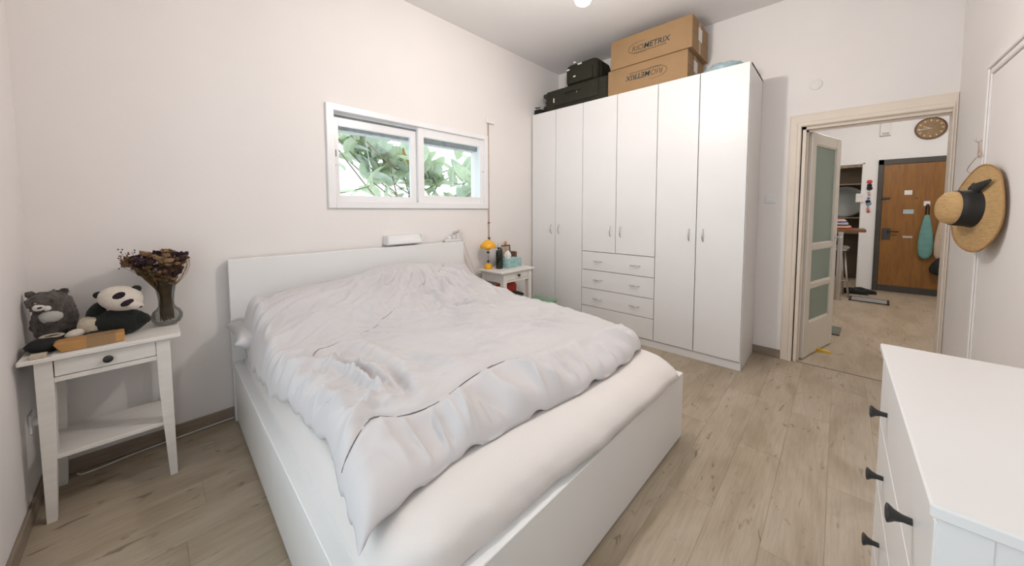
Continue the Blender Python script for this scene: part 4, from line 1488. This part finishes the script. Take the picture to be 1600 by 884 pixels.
# ------------------------------------------------------------------ hallway: entrance door and what hangs on it
ed = thing('door_3', 'oak veneered entrance door in a dark steel frame', 'door', (HX, 0, 0), kind=S)
bm = B()
for (ya, yb2, za, zb) in ((-3.225, -3.165, 0, 2.085), (-4.16, -4.10, 0, 2.085), (-4.16, -3.165, 2.005, 2.085)):
    bx(bm, -.03, .02, ya, yb2, za, zb, .003)
obj('frame', bm, DARKFR, ed)
obj('leaf', bx(B(), -.020, .015, -4.098, -3.227, .10, 2.003, .002), ENTRY, ed)
obj('kick_plate', bx(B(), -.026, -.005, -4.098, -3.227, .006, .10, .002), DARKFR, ed)
hpl = obj('handle_plate', bx(B(), -.030, -.019, -3.335, -3.245, .825, 1.005, .004), DARKFR, ed)
obj('lever', tube(B(), [(-.028, -3.30, .955), (-.07, -3.30, .955), (-.074, -3.42, .955)], .010, 8), BLACKM, hpl, True)
obj('bolt_latch', bx(B(), -.045, -.019, -3.31, -3.215, 1.465, 1.492, .004), DARKFR, ed)
obj('peephole', lathe(B(), [(0, .010), (.014, .008), (.018, 0)], 12, (-.019, -3.585, 1.477), Matrix.Rotation(-PI / 2, 3, 'Y')), BROWN, ed)
for (ya, yb2, za, zb, tl, mm) in ((-3.538, -3.457, 1.525, 1.595, .05, PAPER), (-3.564, -3.456, 1.235, 1.300, .04, BLUEP), (-3.567, -3.467, .862, .893, .02, GREYC)):
    obj('sticker', bx(B(), -.0225, -.0195, ya, yb2, za, zb), mm, ed)
hkk = obj('adhesive_hook', bx(B(), -.030, -.0195, -3.722, -3.658, 1.350, 1.425, .004), PAPER, ed)
obj('hook_arm', tube(B(), smooth_path([(-.030, -3.69, 1.365), (-.048, -3.69, 1.352), (-.055, -3.69, 1.372)]), .005, 6), PAPER, hkk, True)


def hanging_bag(name, label, m, yc, w, ztop, zbot, zloop, x0):
    t = thing(name, label, 'bag', (x0, yc, zbot), 0)
    h = ztop - zbot
    bm = B()
    secs = [(0, .30), (.03, .62), (.12, .92), (.35, 1.0), (.6, .85), (.85, .55), (1.0, .26)]
    rr = []
    for (tz, kw) in secs:
        rr.append([bm.verts.new((-.030 * (.4 + .6 * kw) * math.cos(2 * PI * i / 16) , w * .5 * kw * math.sin(2 * PI * i / 16) * (1 + .05 * math.sin(3 * i)), tz * h)) for i in range(16)])
    for A, C in zip(rr, rr[1:]):
        for i in range(16):
            bm.faces.new((A[i], A[(i + 1) % 16], C[(i + 1) % 16], C[i]))
    bm.faces.new(rr[0]); bm.faces.new(rr[-1])
    obj('bag_body', bm, m, t, True)
    obj('strap', tube(B(), smooth_path([(0, -w * .10, h * .98), (.002, -.012, zloop - zbot - .03), (.002, 0, zloop - zbot), (.002, .012, zloop - zbot - .03), (0, w * .10, h * .98)]), .008, 6), BLACKF, t, True)
    return t


hanging_bag('tote_bag', 'teal canvas bag hanging from the hook on the entrance door', TEALF, -3.695, .155, 1.22, .56, 1.375, HX - .066)
hanging_bag('tote_bag', 'cream canvas bag hanging beside the teal bag on the entrance door', CREAMF, -3.845, .14, 1.18, .55, 1.372, HX - .066)
hb2 = hanging_bag('handbag', 'black bag hanging low on the entrance door', BLACKF, -3.90, .34, .62, .33, .90, HX - .13)

# clock
ck = thing('wall_clock', 'round brown wall clock with brass marks in the hallway', 'clock', (HX, -3.678, 2.503))
Ry = Matrix.Rotation(-PI / 2, 3, 'Y')
obj('rim', lathe(B(), [(.152, 0), (.160, .006), (.160, .028), (.150, .032), (.143, .022), (.143, 0)], 40, (0, 0, 0), Ry), BROWN, ck, 'auto')
dial = obj('dial', lathe(B(), [(0, .020), (.144, .020), (.144, 0), (0, 0)], 40, (0, 0, 0), Ry), CLOCKF, ck, 'auto')
for k in range(12):
    a = 2 * PI * k / 12
    bm = bx(B(), -.023, -.020, -.006, .006, .105, .128)
    bmesh.ops.rotate(bm, verts=bm.verts, cent=(0, 0, 0), matrix=Matrix.Rotation(a, 3, 'X'))
    obj('hour_mark', bm, GOLD, dial)
# seen from the bedroom left is +y: long hand towards the nine, short hand towards the ten
for (ang, l, w_, nm) in ((math.radians(-96), .125, .006, 'minute_hand'), (math.radians(-66), .080, .008, 'hour_hand')):
    bm = bx(B(), -.027, -.024, -w_ / 2, w_ / 2, -.012, l)
    bmesh.ops.rotate(bm, verts=bm.verts, cent=(0, 0, 0), matrix=Matrix.Rotation(ang, 3, 'X'))
    obj(nm, bm, PAPER if nm[0] == 'm' else GOLD, ck)
cm = thing('door_chime', 'small white door chime box on the hallway wall', 'door chime', (HX, -3.218, 2.56))
obj('cover', bx(B(), -.05, 0, -.06, .06, -.10, .10, .006, 2), PAPER, cm)
obj('grille', bx(B(), -.052, -.049, -.04, .04, -.085, -.055, .0008), GREYC, cm)

# hanging ornament string on the strip of wall
og = thing('ornament_string', 'string of small red and purple ornaments on the hallway wall', 'ornament', (HX - .012, -3.074, 1.25))
obj('string', tube(B(), [(0, 0, 0), (0, .003, .53)], .002, 5), STRAP, og)
orng = random.Random(9)
for (zz, r_, mm) in ((.50, .034, RED), (.44, .030, BLACKF), (.395, .036, BLACKF), (.33, .020, GREYC), (.29, .018, PINKC), (.235, .020, BLUEC), (.18, .030, PATCH), (.145, .032, BLUEC), (.10, .016, GREYC), (.06, .020, PINKC), (.02, .022, RED)):
    obj('bead', ell(B(), (0, orng.uniform(-.006, .006), zz), (min(r_, .011), r_, r_ * .9), n=12, m=8), mm, og, True)

# counter, stool, folded cloths, mat, shoes
ct = thing('bar_counter', 'dark wood breakfast counter with chrome leg in the kitchen opening', 'counter', (7.1, -2.2, 0))
obj('counter_top', bx(B(), 0, .55, -.815, .8, .985, 1.025, .006, 2), COUNTER, ct)
for (xx, yy) in ((.06, -.562), (.45, .55)):
    obj('leg', lathe(B(), [(0, 0), (.045, 0), (.045, .008), (.030, .012), (.030, .984), (0, .984)], 16, (xx, yy, 0)), CHROME, ct, 'auto')
stl = thing('bar_stool', 'metal bar stool with pale seat under the counter', 'stool', (7.52, -2.72, 0))
obj('seat', lathe(B(), [(0, .715), (.13, .715), (.15, .725), (.15, .745), (.13, .757), (0, .752)], 24), GREYC, stl, True)
obj('seat_ring', lathe(B(), [(.125, .69), (.135, .69), (.135, .714), (.125, .714)], 24), CHROME, stl)
for k in range(4):
    a = PI / 4 + k * PI / 2 + .2
    obj('leg', tube(B(), [(math.cos(a) * .11, math.sin(a) * .11, .713), (math.cos(a) * .19, math.sin(a) * .19, 0)], .012, 8), CHROME, stl, True)
obj('foot_ring', tube(B(), [(math.cos(2 * PI * i / 20) * .165, math.sin(2 * PI * i / 20) * .165, .25) for i in range(21)], .008, 6, False), CHROME, stl, True)
for k, (mm, lab) in enumerate(((PEACH, 'peach folded cloth at the bottom of the pile on the counter'), (BLUEC, 'blue folded cloth in the middle of the pile on the counter'), (PINKC, 'pink folded cloth on top of the pile on the counter'))):
    t = thing('folded_towel', lab, 'cloth', (7.30, -2.72 + .012 * k, 1.0255 + k * .046), 0, 'folded cloths on the counter')
    obj('towel', bx(B(), -.12, .12, -.15 + .02 * k, .13 - .01 * k, 0, .044, .018, 3), mm, t, 'auto')
    obj('towel_edge', bx(B(), -.124, -.118, -.12, .10, .018, .026, .002), PAPER, t)
pnl = thing('wall_box', 'white box on the post of the kitchen opening', 'wall box', (HX - .0125, -2.968, 1.49))
obj('cover', bx(B(), -.04, 0, -.045, .045, -.07, .07, .006), PAPER, pnl)
obj('lid_line', bx(B(), -.042, -.04, -.04, .04, .02, .024), GREYC, pnl)
# items inside the kitchen
pn = thing('round_tray', 'large grey round tray leaning in the kitchen', 'tray', (9.38, -2.80, 1.448))
ky = Matrix.Rotation(-PI / 2, 3, 'Y')
obj('tray', lathe(B(), [(0, .01), (.24, .01), (.28, .03), (.285, .026), (.25, 0), (0, 0)], 32, (0, 0, 0), ky), KITD, pn, True)
ksh = thing('kitchen_shelf', 'brown kitchen shelf unit seen through the opening', 'shelf', (9.33, -2.55, 0))
obj('back_panel', bx(B(), .25, .27, -.85, .85, 0, 2.3), KITW, ksh)
for zz in (.88, 1.16, 1.78, 2.1):
    obj('shelf_board', bx(B(), -.05 if zz < 1.2 else .0, .25, -.85, .85, zz - .025, zz, .003), BARK, ksh)
for yy in (-.85, .83):
    obj('side_panel', bx(B(), .0, .25, yy, yy + .02, 0, 2.3), KITW, ksh)
rg_ = thing('doormat', 'grey doormat with black edging before the kitchen opening', 'mat', (7.38, -3.10, 0), math.radians(-4))
obj('pile', bx(B(), -.15, .15, -.17, .19, .001, .010, .003), RUGM, rg_)
bm = B()
for (xa, xb, ya, yb2) in ((-.17, -.148, -.19, .21), (.148, .17, -.19, .21), (-.17, .17, -.19, -.168), (-.17, .17, .188, .21)):
    bx(bm, xa, xb, ya, yb2, .001, .012, .002)
obj('binding', bm, BLACKF, rg_)


def shoe(loc, rz, label):
    t = thing('shoe', label, 'shoe', loc, rz, 'pair of black shoes by the doormat')
    bm = B()
    secs = [(-.135, .030, .062), (-.10, .038, .080), (-.04, .038, .085), (.02, .040, .065), (.08, .045, .048), (.12, .038, .040), (.145, .016, .028)]
    rr = []
    for (x_, w_, h_) in secs:
        rr.append([bm.verts.new((x_, w_ * math.cos(a), .016 + h_ * max(0, math.sin(a)) ** .7)) for a in [PI * i / 8 for i in range(9)]])
    for A, C in zip(rr, rr[1:]):
        for i in range(8):
            bm.faces.new((A[i], A[i + 1], C[i + 1], C[i]))
        bm.faces.new((A[8], A[0], C[0], C[8]))
    bm.faces.new(rr[0]); bm.faces.new(rr[-1])
    obj('upper', bm, BLACKF, t, True)
    prism_pts = [(-.14, -.028), (-.10, -.040), (.02, -.040), (.09, -.046), (.135, -.034), (.15, 0), (.135, .034), (.09, .046), (.02, .040), (-.10, .040), (-.14, .028)]
    obj('sole', prism(B(), prism_pts, 2, 0, .017), BLACKM, t)
    obj('lace', tube(B(), smooth_path([(.0, -.03, .068), (.02, 0, .076), (.04, .03, .058)]), .004, 5), GREYC, t, True)
    return t


shoe((7.80, -2.96, .0), math.radians(-80), 'black low shoe standing next to the doormat in the hallway')
shoe((7.92, -3.06, .0), math.radians(-70), 'black low shoe next to the wall strip with the ornament string')
kn = thing('floor_tone', 'small slate grey rectangle on the hallway floor past the glazed door', 'mat', (5.37, -2.72, 0), math.radians(-3))  # thin dark grey rectangle lying flat on the hall floor
obj('rect_body', bx(B(), -.17, .17, -.07, .05, .001, .008, .002), SQM, kn)
obj('rect_edge', bx(B(), -.175, -.165, -.072, .052, .001, .010, .001), BLACKM, kn)
wg = thing('door_wedge', 'yellow plastic wedge on the floor by the open door', 'door wedge', (4.545, -2.665, 0), math.radians(-70))
obj('wedge_body', prism(B(), [(-.05, 0), (.06, 0), (.06, .010), (-.05, .030)], 1, -.018, .018), YELP, wg)
obj('wedge_ridge', bx(B(), -.045, -.02, -.019, .019, .024, .031, .001), YELP, wg)

# hallway ceiling lamp (above the view, lights the hall)
hl = thing('hall_lamp', 'round glowing ceiling lamp in the hallway', 'lamp', (6.3, -3.3, H - .13))
obj('globe', lathe(B(), [(0, 0), (.05, .008), (.085, .03), (.10, .06), (.095, .085), (.08, .10)], 24), HALLB, hl, True)
obj('mount', lathe(B(), [(.085, .098), (.10, .105), (.10, .129), (0, .129)], 24), WHITE, hl, 'auto')

kl = thing('kitchen_fill_lamp', 'small unseen ceiling lamp added to brighten the kitchen', 'lamp', (9.0, -2.4, H - .10))  # fill lamp added out of view to brighten the kitchen
obj('globe', lathe(B(), [(0, 0), (.04, .006), (.06, .03), (.06, .06), (.05, .075)], 20), HALLB, kl, True)
obj('mount', lathe(B(), [(.052, .073), (.06, .078), (.06, .099), (0, .099)], 20), WHITE, kl, 'auto')

# ------------------------------------------------------------------ rubber tree outside the window
tr_ = thing('rubber_tree', 'leafy rubber tree growing outside the window', 'tree', (2.6, 1.35, 0))


def leaf_mesh(m):
    bm = B()
    n = 7
    L_, R_, Cc = [], [], []
    for k in range(n):
        t = k / (n - 1)
        w_ = .24 * math.sin(PI * min(1, t * .98 + .02)) ** .75 if 0 < k < n - 1 else .004
        z_ = -.18 * t * t
        Cc.append(bm.verts.new((0, t, z_)))
        L_.append(bm.verts.new((-w_, t, z_ + w_ * .35)))
        R_.append(bm.verts.new((w_, t, z_ + w_ * .35)))
    for k in range(n - 1):
        bm.faces.new((L_[k], Cc[k], Cc[k + 1], L_[k + 1]))
        bm.faces.new((Cc[k], R_[k], R_[k + 1], Cc[k + 1]))
    me_ = bpy.data.meshes.new('leaf')
    bm.to_mesh(me_)
    bm.free()
    me_.materials.append(m)
    me_.polygons.foreach_set('use_smooth', [True] * len(me_.polygons))
    return me_


LMS = [leaf_mesh(LEAF), leaf_mesh(LEAF2), leaf_mesh(LEAF3)]
obj('trunk', tube(B(), smooth_path([(.3, .35, 0), (.25, .3, .9), (.3, .2, 1.7), (.35, .25, 2.7)]), [.06] * 6 + [.05] * 6 + [.035] * 7, 8), BARK, tr_, True)
trg = random.Random(23)
for k in range(33):
    z0_ = trg.uniform(.7, 1.9)
    st_ = Vector((.28, .25, z0_))
    tip_ = Vector((-1.20 + 2.85 * ((k * .618) % 1.0), trg.uniform(-.75, .45), 1.40 + 1.0 * ((k * .377) % 1.0)))
    path = smooth_path([st_, st_.lerp(tip_, .5) + Vector((0, 0, -.06)), tip_], 5)
    br_ = obj('branch', tube(B(), path, .008, 6), BARK, tr_, True)
    for q in range(9):
        p = path[min(len(path) - 1, 4 + q)] if q < 8 else path[-1]
        p = p + Vector((trg.uniform(-.10, .10), trg.uniform(-.06, .06), trg.uniform(-.10, .10)))
        s = trg.uniform(.24, .38)
        kind = 2 if (k, q) in ((4, 5), (11, 2), (17, 7)) else (0 if trg.random() < .55 else 1)
        e = (trg.uniform(.2, 1.5), trg.uniform(-.6, .6), trg.uniform(0, 2 * PI))
        link('leaf', LMS[kind], br_, p, e, (s, s, s))
